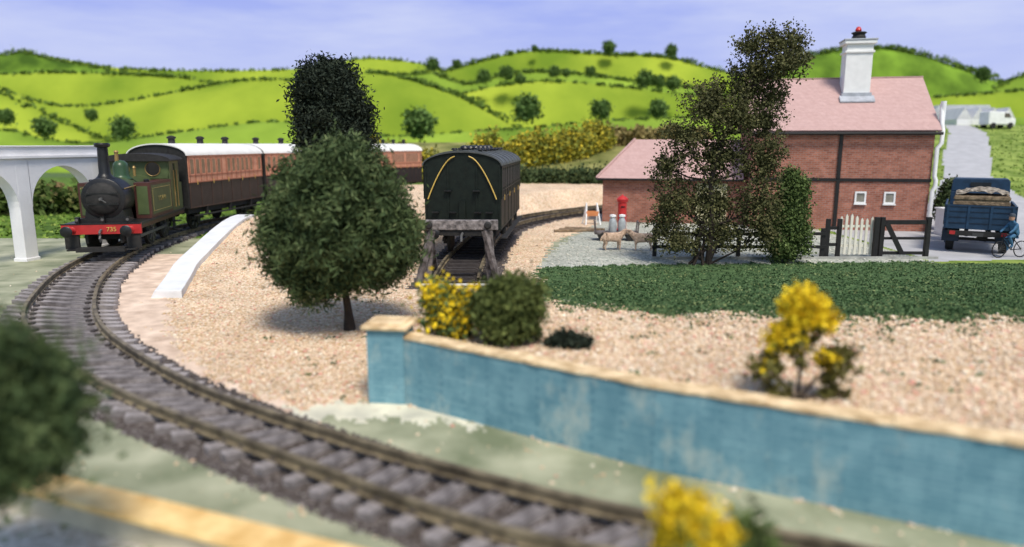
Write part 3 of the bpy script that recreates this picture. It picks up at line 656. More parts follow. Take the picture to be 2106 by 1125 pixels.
b.add([(xl,yf,ze),(xr,yf,ze),(xr,ym,zr),(xl+1.7,ym,zr),(xl,yb,ze),(xr,yb,ze)],[(0,1,2,3),(0,3,4),(4,3,2,5),(0,4,5,1),(1,5,2)],rooft); b.box(xl-.02,xr,yf-.03,yb+.03,ze-.1,ze-.003,blackt)
b.tube([(xl,yf,ze+.02),(xl+1.7,ym,zr+.03)],.06,8,ridgem);b.obj('annexe_roof',house)
cx0,cy0=-2.85,2.0
b=MB(); b.box(cx0-.55,cx0+.55,cy0-.42,cy0+.46,4.9,8.08,whitep); b.box(cx0-.61,cx0+.61,cy0-.48,cy0+.52,7.70,7.80,whitep); b.box(cx0-.66,cx0+.66,cy0-.53,cy0+.57,8.083,8.23,whitep); b.box(cx0-.69,cx0+.69,cy0-.56,cy0+.60,8.233,8.3,grylead)
ch=b.obj('chimney',roof,bevel=.015)
b=MB(); b.box(cx0-.62,cx0+.62,cy0-.49,cy0+.52,5.5,5.98,grylead); b.prism([(cy0-.75,5.55),(cy0-.45,5.8),(cy0-.45,5.86),(cy0-.75,5.61)],cx0-.72,cx0+.72,grylead,'x'); b.obj('flashing',roof)
b=MB(); b.lathe([(.26,0),(.30,.1),(.24,.22),(.33,.30),(.28,.33)],(cx0,cy0,8.3),blkm,16); b.obj('chimney_pot',roof,smooth=True)
b=MB(); b.lathe([(.10,0),(.14,.08),(.09,.2),(.03,.24)],(cx0-.04,cy0,8.63),pillar_red,12); b.obj('chimney_pot',roof,smooth=True)
b=MB(); b.box(-Wd,.02,-.035,-.002,He-.26,He-.06,blackt); b.obj('eaves_board',house)
b=MB(); b.box(-Wd,.02,-.05,-.002,2.12,2.26,blackt); b.obj('timber_band',house)
b=MB(); b.box(-3.75,-3.61,-.09,-.002,0,2.117,blackt);b.box(-3.75,-3.61,-.09,-.002,2.263,He-.263,blackt); b.obj('timber_post',house)
b=MB(); b.tube([(-Wd-.15,-.29,He-.2),(.2,-.29,He-.22)],.065,10,blackt); b.obj('gutter',house)
b=MB(); b.tube([(.26,.35,5.4),(.26,.15,4.6),(.26,-.05,4.3),(.24,-.10,3.75),(.09,-.12,3.55),(.09,-.12,2.4),(.16,-.14,2.2),(.16,-.14,1.95),(.07,-.12,1.75),(.06,-.12,.0)],.085,10,whitep); b.tube([(.30,.3,5.5),(.30,.3,4.2)],.11,10,whitep); b.obj('downpipe',house,smooth=True)
def window(parent,x,z,w,h,n=2):
    b=MB(); b.box(x-w/2,x+w/2,-.03,-.004,z,z+h,M('pale_pane',(.25,.24,.2),.2,.2,3)); wd=b.obj('window',parent)
    b=MB()
    for (a0,a1,c0,c1) in((x-w/2-.05,x-w/2+.02,z-.05,z+h+.05),(x+w/2-.02,x+w/2+.05,z-.05,z+h+.05),(x-w/2+.021,x+w/2-.021,z-.05,z+.02),(x-w/2+.021,x+w/2-.021,z+h-.02,z+h+.05)): b.box(a0,a1,-.07,-.01,c0,c1,whitep)
    b.obj('frame',wd)
    b=MB(); b.box(x-w/2-.08,x+w/2+.08,-.11,-.008,z-.1,z-.052,whitep); b.obj('sill',wd)
window(house,-2.72,1.22,.36,.42); window(house,-1.55,1.22,.36,.42)
b=MB(); b.box(-9.6,-8.2,1.14,1.197,.0,1.9,M('cream_paint',(.62,.57,.36),.6,.1,3)); dr=b.obj('door',house); b=MB(); b.lathe([(.04,0),(.04,-.06)],(-8.4,1.13,.95),brass,10,'y'); b.obj('handle',dr)
wb=MB(); wb.box(17.8,18.7,28.9,29.6,0,1.05,whitep); wb.box(17.75,18.75,28.85,29.65,1.053,1.12,whitep); wb.box(18.1,18.5,28.88,28.897,.3,.8,grylead); wb.obj('white_cabinet',label='small white painted cabinet beside house corner',cat='cabinet',bevel=.02)
# ------------------------------------------------------------ fences and gates
fn=thing('wooden_fence','low black wooden fence in front of house','fence',(0,0,0))
for k in range(5):
    xx=4.7+k*1.38; b=MB(); b.box(xx-.06,xx+.06,22.95,23.07,0,1.0,blackt); b.obj('post',fn,bevel=.008)
for zz in(.35,.78):
    b=MB(); b.box(4.6,10.3,22.90,22.947,zz,zz+.10,blackt); b.obj('rail',fn)
b=MB(); b.box(4.6,14,22.86,22.93,.0,.08,M('concrete_edge',(.35,.35,.32),.8,.2,4)); b.obj('kerb',label='thin concrete kerb under the fence line',cat='kerb')
gp=thing('gate_post','pair of black gate posts with cross rails','gate post',(10.5,23.1,0))
for xx in(-.1,.28):
    b=MB(); b.box(xx-.06,xx+.06,-.06,.06,0,1.3,blackt); b.obj('post',gp)
b=MB(); b.box(-.04,.22,-.03,.03,.4,.5,blackt); b.obj('rail',gp)
b=MB(); b.box(-.04,.22,-.03,.03,.95,1.05,blackt); b.obj('rail',gp)
wg=thing('white_gate','cream white picket gate','gate',(10.9,23.25,0))
cream=M('cream_white',(.72,.69,.58),.6,.08,4)
for i in range(7):
    b=MB(); b.prism([(-.04+i*.17,.1),(.04+i*.17,.1),(.04+i*.17,1.3+.08*math.sin(i)),(i*.17,1.38+.08*math.sin(i)),(-.04+i*.17,1.3+.08*math.sin(i))],-.02,.02,cream); b.obj('picket',wg)
for zz in(.35,1.0):
    b=MB(); b.box(-.06,1.1,.022,.06,zz,zz+.08,cream); b.obj('rail',wg)
bg=thing('black_gate','black timber gate with diagonal brace','gate',(12.05,23.1,0))
for xx in(-.05,.13,1.65):
    b=MB(); b.box(xx-.07,xx+.07,-.07,.07,0,1.36,blackt); b.obj('post',bg,bevel=.008)
for zz,h_ in((1.12,.14),(.12,.1),(.62,.08)):
    b=MB(); b.box(.2,1.58,-.04,.04,zz,zz+h_,blackt); b.obj('rail',bg)
b=MB(); b.beam((.25,-.07,1.15),(.83,-.07,.15),.05,.15,blackt); b.obj('brace',bg)
# ------------------------------------------------------------ lorry (rear facing camera; local y forward)
lb=M('blue_lorry_paint',(.014,.042,.088),.5,.25,4,.1,30); lbd=M('dark_blue_paint',(.008,.018,.04),.5,.2,4)
tyrem=M('tyre_rubber',(.015,.015,.016),.85,.2,6,.3,40)
LR=-rad(32); LP=(15.95,24.0,0)
lorry=thing('blue_lorry','dark blue lorry seen from behind carrying a wooden crate','lorry',LP,LR); lorry.scale=(.93,.8,.98)
b=MB(); b.box(-1.08,1.08,0,3.6,.85,.97,lbd); b.obj('bed_floor',lorry)
b=MB(); b.box(-1.1,1.1,-.06,-.002,.86,1.70,lb)
for zz in(1.05,1.25,1.45,1.62): b.box(-1.1,1.1,-.075,-.062,zz,zz+.03,lbd)
for xx in(-1.0,-.35,.35,1.0): b.box(xx-.04,xx+.04,-.095,-.077,.88,1.69,lb)
b.obj('tailgate',lorry)
for sx in(-1,1):
    b=MB(); b.box(*sorted((sx*1.04,sx*1.1)),0.002,3.6,.98,1.70,lb)
    for q in range(5): b.box(*sorted((sx*1.1,sx*1.125)),.1+q*.8,.18+q*.8,.98,1.70,lb)
    b.obj('side_board',lorry)
    b=MB(); b.box(sx*.85-.28,sx*.85+.28,.35,1.5,.72,.78,lbd); b.box(sx*.85-.28,sx*.85+.28,.3,.35,.38,.76,lbd); b.obj('mudguard',lorry)
    b=MB(); b.box(sx*.8-.09,sx*.8+.09,-.14,-.08,.66,.78,redp); b.obj('tail_light',lorry)
    for yy in(.95,4.5):
        b=MB(); b.lathe([(.36,-.14),(.44,-.12),(.45,0),(.44,.12),(.36,.14),(.2,.10),(.1,.12)],(0,0,0),tyrem,24,'x'); w_=b.obj('wheel',lorry,(sx*.85,yy,.45),smooth=True)
        b=MB(); b.lathe([(.22,0),(.18,.05*sx)],(.14*sx,0,0),lb,16,'x'); b.obj('hub',w_)
b=MB(); b.box(-.4,-.3,-.02,5.2,.6,.83,blkm); b.box(.3,.4,-.02,5.2,.6,.83,blkm); b.box(-.95,.95,-.1,-.02,.62,.8,blkm); b.lathe([(.12,0),(.14,.3),(.12,.35)],(0,.95,.5),blkm,14,'x'); b.box(-.75,.75,.9,1.0,.38,.48,blkm); b.obj('chassis',lorry)
b=MB(); b.box(-1.0,1.0,3.7,5.0,.85,2.0,lb); b.prism([(-1.0,2.0),(1.0,2.0),(.97,2.42),(.90,2.50),(-.90,2.50),(-.97,2.42)],3.72,4.9,lb); b.obj('cab',lorry,bevel=.03)
b=MB(); b.box(-.35,.35,3.68,3.70,2.2,2.36,darkpane); b.obj('rear_window',lorry)
b=MB(); b.box(-.55,.55,5.003,5.9,.8,1.5,lb); b.box(-.45,.45,5.9,5.95,.8,1.4,iron); b.obj('bonnet',lorry,bevel=.05)
b=MB(); b.box(-.17,.17,-.16,-.10,.62,.74,M('plate_dark',(.05,.05,.05))); b.obj('number_plate',lorry)
load=thing('wooden_crate','weathered brown crate of grey rubble on lorry bed','crate',(LP[0],LP[1],.96),LR)
wdb=M('weathered_brown_wood',(.16,.11,.065),.85,.35,7,.5,30,col2=(.26,.19,.12))
b=MB(); b.box(-.78,.80,.15,1.7,0,1.02,wdb); 
for zz in(.28,.5,.7,.88): b.box(-.81,.83,.12,.148,zz,zz+.11,wdb)
b.obj('crate_side',load,bevel=.02)
rb=MB(); rm=M('pale_rubble',(.13,.11,.085),.9,.4,8,.5,12,col2=(.28,.245,.20))
xs_=np.linspace(-.76,.78,16); ys_=np.linspace(.17,1.68,12)
vs=[(float(a),float(c),1.025+.20*max(0,1-((a-.03)/.85)**2)*max(0,1-((c-.9)/.9)**2)+random.uniform(0,.09)) for c in ys_ for a in xs_]
rb.add(vs,[(j*16+i,j*16+i+1,j*16+16+i+1,j*16+16+i) for j in range(11) for i in range(15)],rm); rb.obj('rubble',load)
# ------------------------------------------------------------ cyclist
BX,BY,BR=16.55,23.2,rad(10)
bike=thing('bicycle','black bicycle standing on the road','bicycle',(BX,BY,0),BR)
for xx in(-.52,.52):
    b=MB(); pts=[(0.33*math.cos(a),0,.33*math.sin(a)) for a in np.linspace(0,2*math.pi,25)]; b.tube(pts,.022,6,tyrem,False)
    for k in range(8): a=k*math.pi/8; b.tube([(.32*math.cos(a),0,.32*math.sin(a)),(-.32*math.cos(a),0,-.32*math.sin(a))],.004,4,iron)
    b.obj('wheel',bike,(xx,0,.35),smooth=True)
b=MB(); 
for p,q in(((.52,0,.35),(.05,0,.32)),((.05,0,.32),(.18,0,.82)),((.52,0,.35),(.15,0,.75)),((.05,0,.32),(-.36,0,.78)),((.16,0,.76),(-.36,0,.82)),((-.36,0,.95),(-.52,0,.35))): b.tube([p,q],.02,8,blk)
b.obj('frame',bike,smooth=True)
b=MB(); b.tube([(-.36,-.24,.98),(-.42,-.2,1.0),(-.38,0,.96),(-.42,.2,1.0),(-.36,.24,.98)],.016,6,blk); b.obj('handlebar',bike,smooth=True)
b=MB(); b.box(.1,.32,-.06,.06,.83,.87,blkm); b.obj('saddle',bike,bevel=.02)
def skin(name,pts,edges,rr,mat,parent=None,sub=2,root=0,**k):
    me=bpy.data.meshes.new(name); me.from_pydata(pts,edges,[]); o=bpy.data.objects.new(name,me); COL.objects.link(o)
    me.materials.append(mat)
    o.modifiers.new('skin','SKIN')
    for i,r_ in enumerate(rr):
        r_=r_ if hasattr(r_,'__len__') else (r_,r_)
        me.skin_vertices[0].data[i].radius=r_
    me.skin_vertices[0].data[root].use_root=True
    s=o.modifiers.new('sub','SUBSURF'); s.levels=sub; s.render_levels=sub; o.modifiers['skin'].use_smooth_shade=True
    if parent: o.parent=parent
    meta(o,**k); return o
denim=M('blue_clothing',(.05,.14,.25),.85,.25,8,.3,30); skinm=M('skin_tone',(.5,.28,.19),.6,.08,6)
per=thing('person','person in blue jacket and cap riding a bicycle','person',(BX,BY,0),BR)
pts=[(.2,0,.98),(.12,0,1.2),(.02,0,1.42),(-.04,0,1.52),(-.08,0,1.66),
     (.02,.19,1.38),(-.16,.24,1.18),(-.36,.22,1.04),(.02,-.19,1.38),(-.16,-.24,1.18),(-.36,-.22,1.04),
     (.16,.1,.93),(-.16,.12,.76),(.03,.12,.36),(-.08,.12,.28),(.16,-.1,.93),(-.22,-.12,.88),(-.02,-.12,.52),(-.13,-.12,.45)]
ed=[(0,1),(1,2),(2,3),(3,4),(2,5),(5,6),(6,7),(2,8),(8,9),(9,10),(0,11),(11,12),(12,13),(13,14),(0,15),(15,16),(16,17),(17,18)]
rr=[(.13,.16),(.13,.15),(.13,.17),.06,.10,.075,.055,.04,.075,.055,.04,.10,.075,.05,.045,.10,.075,.05,.045]
skin('body',pts,ed,rr,denim,per)
b=MB(); b.lathe([(.085,0),(.105,.08),(.10,.18),(.05,.24)],(-.09,0,1.56),skinm,16); b.lathe([(.02,0),(.015,.05)],(-.19,0,1.66),skinm,8,'x'); b.obj('head',per,smooth=True)
b=MB(); b.lathe([(.125,0),(.125,.04),(.10,.10),(.03,.13)],(-.08,0,1.72),M('cap_cloth',(.05,.06,.08)),16); b.box(-.28,-.12,-.07,.07,1.72,1.74,M('cap_cloth',(0,0,0))); b.obj('cap',per,smooth=True)
bike.scale=(.8,.8,.8); per.scale=(.8,.8,.8)
# ------------------------------------------------------------ sheep
wool=M('tan_wool',(.56,.37,.25),.95,.15,14,.8,40,col2=(.70,.52,.38))
def sheep(loc,rot,label):
    t=thing('sheep',label,'sheep',loc,rot,'sheep in the yard'); t.scale=(.9,.9,.9)
    pts=[(-.38,0,.52),(-.15,0,.53),(.12,0,.52),(.32,0,.58),(.45,0,.72),(.55,0,.78),(.66,0,.73),
         (-.34,.10,.40),(-.30,.11,.28),(-.37,.11,.17),(-.34,.11,.02),(-.34,-.10,.40),(-.30,-.11,.28),(-.37,-.11,.17),(-.34,-.11,.02),
         (.24,.10,.38),(.25,.11,.20),(.24,.11,.02),(.24,-.10,.38),(.25,-.11,.20),(.24,-.11,.02),(-.47,0,.50),(-.52,0,.36),(.50,.11,.80),(.50,-.11,.80)]
    ed=[(0,1),(1,2),(2,3),(3,4),(4,5),(5,6),(0,7),(7,8),(8,9),(9,10),(0,11),(11,12),(12,13),(13,14),(2,15),(15,16),(16,17),(2,18),(18,19),(19,20),(0,21),(21,22),(5,23),(5,24)]
    rr=[(.16,.17),(.18,.19),(.17,.19),(.13,.14),(.09,.10),.085,.05,.08,.05,.03,.03,.08,.05,.03,.03,.07,.035,.03,.07,.035,.03,.05,.03,.025,.025]
    skin('body',pts,ed,rr,wool,t,root=1)
    for sy in(-1,1):
        b=MB(); b.lathe([(.015,0),(.01,.02)],(.60,.07*sy,.79),blkm,8); b.obj('eye',t)
    return t
sheep((3.6,24.9,0),rad(12),'tan sheep standing with head raised near trolley')
sheep((4.6,24.7,0),rad(170),'tan sheep standing partly behind the tree')
# ------------------------------------------------------------ pillar box, trolley, churns, trestle, planks
pb=thing('pillar_box','red cylindrical pillar box for letters','post box',(4.75,30.4,0)); pb.scale=(.68,.68,.86)
b=MB(); b.lathe([(.34,0),(.34,.12),(.28,.16),(.28,1.45),(.33,1.48),(.34,1.58)],(0,0,0),pillar_red,24); b.obj('body',pb,smooth=True)
b=MB(); b.lathe([(.37,0),(.36,.06),(.24,.16),(.08,.22),(.03,.27)],(0,0,1.58),pillar_red,24); b.obj('cap',pb,smooth=True)
b=MB(); b.box(-.13,.13,-.30,-.27,1.22,1.28,blk); b.obj('slot',pb)
tr=thing('platform_trolley','dark wooden station trolley holding milk churns','trolley',(4.1,27.6,0),rad(-4)); tr.scale=(.9,.9,.8)
b=MB(); b.box(-.95,.95,-.4,.4,.32,.42,woodd); b.obj('deck',tr)
for sx in(-.9,.9):
    b=MB(); b.beam((sx,-.35,.42),(sx*1.05,-.35,.95),.06,.06,woodd); b.beam((sx,.35,.42),(sx*1.05,.35,.95),.06,.06,woodd); b.beam((sx*1.04,-.36,.9),(sx*1.04,.36,.9),.05,.05,woodd); b.obj('end_rail',tr)
for sx in(-.6,.6):
    for sy in(-.38,.38):
        b=MB(); b.lathe([(.19,-.04),(.2,0),(.19,.04)],(0,0,0),blkm,16,'y'); b.obj('wheel',tr,(sx,sy,.2))
churn=M('grey_churn',(.42,.45,.46),.45,.15,6,metal=.2)
for i,(cx,cy) in enumerate(((3.95,27.55),(4.32,27.58))):
    b=MB(); b.lathe([(.17,0),(.18,.05),(.165,.5),(.13,.62),(.10,.70)],(0,0,0),churn,18); b.lathe([(.10,.70),(.15,.74),(.14,.82),(.05,.85)],(0,0,0),whitep,18); o=b.obj('milk_churn',None,(cx,cy,.336),smooth=True,label='grey metal milk churn with white lid on trolley',cat='milk churn',group='milk churns on trolley'); o.scale=(.88,.88,.8)
ts=thing('folding_trestle','small white folding trestle sign in yard','sign',(3.75,33.2,0),rad(10))
for sy in(-1,1):
    b=MB(); b.beam((-.35,sy*.3,0),(-.25,0,1.0),.06,.05,whitep);b.beam((.35,sy*.3,0),(.25,0,1.0),.06,.05,whitep); b.box(-.3,.3,sy*.16-.01,sy*.16+.01,.4,.62,M('orange_board',(.6,.22,.08))); b.obj('leg_frame',ts)
for k in range(3):
    b=MB(); b.box(-.9,.9,-.09,.09,0,.09,wdb); b.obj('timber_plank',None,(2.7+.25*k,30.2+.35*k,0.02),rad(6-14*k),label='brown timber plank lying on gravel',cat='plank',group='planks on the gravel',bevel=.01)
# ------------------------------------------------------------ foliage
def foliage(name,parent,blobs,n,size,aspect,mat,sub=.28,shell=.55,subn=60,rag=.16,**k):
    B=np.array(blobs,float); w=(B[:,3]*B[:,5]); w=w/w.sum(); nc=max(1,n//subn)
    ci=R.choice(len(B),nc,p=w); d=R.normal(size=(nc,3)); d/=np.linalg.norm(d,axis=1,keepdims=True)
    r_=(shell+(1-shell)*R.random((nc,1)))*(1-rag/2+rag*R.random((nc,1)))
    C=B[ci,:3]+d*r_*B[ci,3:6]
    P=np.repeat(C,subn,0)+R.normal(size=(nc*subn,3))*sub*.5*np.repeat(.6+.8*R.random((nc,1)),subn,0)
    tint=np.clip(np.repeat(R.random(nc),subn)*.5+R.random(nc*subn)*.5,0,1)
    Q,FF=leaves(P,size,aspect)
    return npmesh(name,Q,FF,[mat],tint=np.repeat(tint,4),parent=parent,**k)
bark=M('dark_bark',(.035,.026,.020),.9,.3,8,.7,20); 
def trunk(parent,z1,r0,limbs,lean=(0,0)):
    b=MB(); pts=[(lean[0]*t+.03*math.sin(t*7),lean[1]*t,z1*t) for t in np.linspace(0,1,7)]
    b.tube(pts,[r0*1.5]+[r0*(1-.6*t) for t in np.linspace(.1,1,6)],10,bark)
    for (t0,end) in limbs:
        s=Vector((lean[0]*t0,lean[1]*t0,z1*t0)); e=Vector(end); m=(s+e)/2+Vector((0,0,.08*(e-s).length)); b.tube([s,m,e],[r0*.5,r0*.33,r0*.12],6,bark)
    return b.obj('trunk',parent,smooth=True)
gA=Mtint('dull_green_foliage',[(0,(.020,.036,.013)),(.4,(.050,.080,.027)),(.8,(.095,.13,.048)),(1,(.17,.20,.085))])
gB=Mtint('black_green_foliage',[(0,(.008,.013,.008)),(.6,(.020,.030,.018)),(1,(.050,.062,.040))])
gC=Mtint('olive_brown_foliage',[(0,(.035,.036,.014)),(.5,(.085,.088,.032)),(.85,(.14,.135,.052)),(1,(.20,.17,.08))])
gD=Mtint('mid_green_foliage',[(0,(.035,.06,.016)),(.5,(.085,.13,.036)),(1,(.16,.21,.065))])
gY=Mtint('gorse_flowers',[(0,(.14,.16,.02)),(.25,(.55,.38,.015)),(.6,(.85,.60,.015)),(1,(.92,.72,.03))])
gO=Mtint('gorse_hedge',[(0,(.09,.12,.02)),(.4,(.20,.21,.03)),(.62,(.42,.35,.03)),(.82,(.66,.50,.04)),(1,(.16,.22,.04))])
t=thing('round_tree','round bushy dark green tree on short trunk in gravel','tree',(-3.3,13.9,H(-3.3,13.9)))
def ringlimbs(n,r,z,z0=.4):
    return [(z0+.3*random.random(),(r*math.cos(a)*random.uniform(.6,1),r*math.sin(a)*random.uniform(.6,1),z+random.uniform(-.5,.9))) for a in np.linspace(0,6.28,n,endpoint=False)]
trunk(t,2.4,.085,ringlimbs(12,1.2,2.0),(-.25,0))
bl=[(-.08,0,2.15,1.50,1.5,1.02),(-.1,0,2.7,1.2,1.2,1.0),(-.1,0,3.05,.78,.85,.74),(-.85,0,1.65,.85,1.0,.7),(.68,0,1.75,.82,1.0,.75),(-.62,-.2,1.05,.55,.6,.42),(.5,-.1,1.25,.7,.6,.36),(.95,0,2.0,.52,.7,.6),(-1.12,0,2.1,.54,.7,.6),(-1.1,0,1.35,.4,.5,.35),(-.1,-.2,1.2,.5,.6,.35)]
foliage('crown',t,bl,120000,.017,3.8,gA,.20,.6,55,rag=.34)
t=thing('dark_tree','tall dense near black green tree','tree',(-6.0,24.0,H(-6,24)))
trunk(t,4.0,.16,ringlimbs(8,.9,4.0))
bl=[(-.0,0,4.5,1.1,1.1,1.2),(-.1,0,5.1,.85,.9,.65),(.12,0,3.95,1.25,1.2,1.1),(-.2,0,3.4,1.1,1.1,1.1),(.3,0,3.2,1.1,1.1,1.1),(0,0,2.3,1.0,1.0,.9),(-.5,0,4.65,.75,.8,.6)]
foliage('crown',t,bl,90000,.026,2.4,gB,.28,.55,50,rag=.32)
tx,ty=6.15,21.8; t=thing('airy_tree','tall leaning airy olive tree in front of house','tree',(tx,ty,0))
def pv(u,v,ru,rv): return ((u-1053)*.0150-tx,random.uniform(-.35,.35),3.7+(297-v)*.0143,ru*.0150,min(ru,70)*.013,rv*.0143)
bl=[pv(*q) for q in [(1575,85,60,38),(1520,95,36,26),(1622,100,30,45),(1590,130,60,40),(1550,140,60,40),(1530,180,70,45),(1585,190,34,40),(1450,205,62,50),(1500,240,95,50),(1570,250,42,60),(1400,280,52,42),(1480,320,95,55),(1372,345,44,50),(1562,330,46,60),(1385,420,54,62),(1470,420,85,65),(1555,420,45,70),(1400,500,58,36),(1490,490,80,40),(1570,480,36,50),(1365,470,34,50)]]
b=MB(); tw=[(.0,0,0),(.05,0,1.2),(-.05,0,2.6),(.3,0,4.0),(.9,.05,5.3),(1.5,.1,6.4),(1.8,.1,7.0)]
b.tube(tw,[.11,.085,.075,.06,.045,.03,.012],8,bark)
for q in bl:
    e=Vector(q[:3]); k=min(range(len(tw)),key=lambda i:abs(tw[i][2]-(e.z-.7))); s=Vector(tw[k]); b.tube([s,(s+e)/2+Vector((0,0,-.1)),e],[.04,.028,.012],5,bark)
    for j in range(7):
        e2=e+Vector((random.uniform(-1,1)*q[3],random.uniform(-.4,.4),random.uniform(-1,1)*q[5])); b.tube([e*.7+s*.3,e2],[.014,.005],4,bark)
for a in range(7): b.tube([(.3*math.cos(a)-.3,.2*math.sin(a),0.02),(.0+.4*math.cos(a*2),0,.9),(.9*math.cos(a*2.3),.2,1.9)],[.05,.035,.015],5,bark)
b.obj('trunk',t,smooth=True)
foliage('crown',t,bl,60000,.032,1.0,gC,.18,.1,22,rag=.4)
def shrub(name,label,cat,x,y,bl,n,size,asp,mat,mat2=None,n2=0,bl2=None,sub=.2,shell=.4,size2=None,group=None):
    t=thing(name,label,cat,(x,y,H(x,y)),0,group)
    b=MB(); top=max(q[2] for q in bl)
    for k in range(6):
        q=bl[k%len(bl)]; b.tube([(0,0,-.02),(q[0]*.4+random.uniform(-.05,.05),q[1]*.4,q[2]*.5),(q[0]+random.uniform(-.1,.1),q[1],q[2])],[.05*top/1.5,.035*top/1.5,.012],6,bark)
    b.obj('stem',t,smooth=True)
    foliage('crown',t,bl,n,size,asp,mat,sub,shell,30,rag=.35)
    if mat2: foliage('blossom',t,bl2 or bl,n2,size2 or size,1.0,mat2,sub,shell,30,rag=.35)
    return t
shrub('green_shrub','bright green conical shrub by black fence','shrub',8.75,22.25,[(0,0,.7,.75,.6,.7),(0,0,1.4,.65,.55,.7),(.05,0,2.1,.5,.45,.7),(.0,0,2.6,.3,.3,.35)],26000,.028,1.4,gD)
shrub('corner_bush','dark green bush at house corner','bush',19.05,30.9,[(0,0,1.0,.5,.5,.8),(.1,0,1.7,.42,.4,.5)],9000,.04,1.3,gA)
shrub('yellow_bush','yellow flowering bush behind the blue wall','bush',-.90,10.45,[(0,0,.30,.34,.3,.28),(-.18,0,.60,.18,.2,.14),(.2,0,.48,.22,.2,.16)],3500,.03,1.3,gD,gY,5200,[(0,0,.36,.34,.3,.26),(-.22,0,.66,.18,.2,.12),(.2,0,.50,.22,.2,.16)],size2=.030)
shrub('round_bush','rounded green bush behind the blue wall','bush',-.02,10.15,[(0,0,.45,.50,.42,.42),(.1,0,.74,.36,.35,.28),(-.2,0,.6,.32,.3,.3)],22000,.020,1.8,Mtint('moss_green',[(0,(.04,.055,.013)),(.5,(.085,.11,.028)),(1,(.17,.20,.055))]),sub=.12,shell=.5)
shrub('dark_clump','low dark grey green clump on the gravel','bush',.78,9.9,[(0,0,.06,.24,.18,.10),(.2,0,.05,.16,.14,.06)],5000,.018,1.5,gB,sub=.08)
shrub('gorse_bush','straggly gorse with yellow blossom above wall','bush',3.3,7.75,[(0,0,.75,.26,.2,.3),(-.35,0,.40,.18,.15,.16),(.42,0,.45,.20,.15,.20),(.38,0,.15,.15,.12,.12),(-.28,0,.10,.16,.12,.10)],2300,.022,1.8,Mtint('brown_olive',[(0,(.06,.05,.015)),(.6,(.14,.13,.03)),(1,(.22,.20,.05))]),gY,4200,[(-.02,0,1.12,.24,.2,.20),(-.2,0,.78,.18,.15,.16),(.22,0,.98,.18,.15,.16),(-.38,0,.45,.1,.1,.08),(.3,0,.5,.09,.1,.08),(0,0,1.05,.2,.2,.2)],size2=.026,sub=.10)
shrub('gorse_bush','yellow gorse bush growing beside the track','bush',1.24,4.38,[(0,0,.8,.30,.3,.35),(.3,0,.9,.25,.2,.28),(0,0,.3,.3,.25,.3)],3500,.03,1.6,gD,gY,4200,[(0,0,1.02,.24,.2,.24),(-.12,0,1.26,.12,.1,.12),(.16,0,.90,.2,.2,.2)],sub=.12,size2=.028)
t=thing('small_tree','small rounded dark green tree by the low wall','tree',(-4.05,5.1,0))
trunk(t,1.5,.035,ringlimbs(7,.35,1.75),(-.3,0))
foliage('crown',t,[(0,0,1.92,.60,.5,.48),(.22,0,1.68,.52,.45,.45),(-.3,0,1.65,.5,.45,.5),(.15,0,1.48,.46,.4,.38),(-.3,0,1.2,.35,.4,.35)],36000,.022,2.0,gA,.18,.45,50,rag=.3)
def hedge(name,label,path,rz,n,size,mat,base=None,w=.7):
    P=catmull(path,40); bl=[]
    for i,(x_,y_) in enumerate(P):
        z0=H(x_,y_); h_=rz*(.8+.35*math.sin(i*1.3)*math.sin(i*.47)+.2*random.random()); bl.append((x_,y_,z0+h_*.45,w*1.2,w,h_*.6))
    o=foliage(name,None,bl,n,size,1.2,mat,.5,.3,24,label=label,kind='stuff'); return o
hedge('gorse_hedge','long yellow flowering gorse hedge on field bank',[(-11,55),(-7,55.5),(-2,56),(2,58),(5,61),(8.2,66)],2.3,44000,.10,gO,w=1.2)
hedge('low_hedge','low dark green hedge along field edge',[(.0,48.6),(4,47.6),(7,47.0),(11,47)],.75,13000,.08,gA,w=.6)
hedge('bank_hedge','brown scrubby hedge on top of field',[(7.5,68),(12,69),(18,69)],1.3,9000,.16,Mtint('brown_hedge',[(0,(.12,.09,.03)),(.5,(.25,.19,.07)),(1,(.30,.27,.09))]),w=1.0)
hedge('undergrowth','green undergrowth behind viaduct',[(-34,36),(-28,38),(-22,40),(-17.5,42)],1.5,14000,.14,Mtint('undergrowth_green',[(0,(.03,.05,.012)),(.6,(.07,.11,.02)),(.9,(.14,.13,.04)),(1,(.2,.12,.06))]),w=1.5)
# ------------------------------------------------------------ glasshouse and van on the far rise
gh=thing('glasshouse','white row of gabled glasshouses on the rise','glasshouse',(43.2,70.0,H(43.2,69.5)-.1),rad(-6)); gh.scale=(.76,.8,1)
for k in range(4):
    x0=k*1.75; b=MB(); b.box(x0,x0+1.72,0,6,0,.7,whitep); b.prism([(x0-.02,.7),(x0+1.74,.7),(x0+.86,1.8)],0,6,M('pale_glass',(.62,.62,.60),.4,.1,2)); b.obj('bay',gh)
b=MB(); b.prism([(-.1,0),(7.6,0),(7.6,1.6),(7.0,2.3),(.6,2.3),(-.1,1.6)],6.05,7.5,M('grey_shed_roof',(.46,.48,.50),.6,.1,1)); b.obj('rear_shed',gh)
van=thing('white_van','small white van parked on the rise','van',(45.2,67.2,H(45.2,67.2)),rad(4))
b=MB(); b.prism([(-1.3,.35),(1.35,.35),(1.35,.85),(.95,1.0),(.65,1.5),(-1.3,1.55)],-.65,.65,whitep); b.obj('body',van,bevel=.08)
b=MB(); b.prism([(.2,1.0),(.85,1.0),(.62,1.4),(.2,1.42)],-.67,-.652,glass); b.obj('side_window',van)
for xx in(-.8,.85):
    for yy in(-.6,.6): b=MB(); b.lathe([(.26,-.08),(.28,0),(.26,.08)],(0,0,0),tyrem,14,'y'); b.obj('wheel',van,(xx,yy,.28))
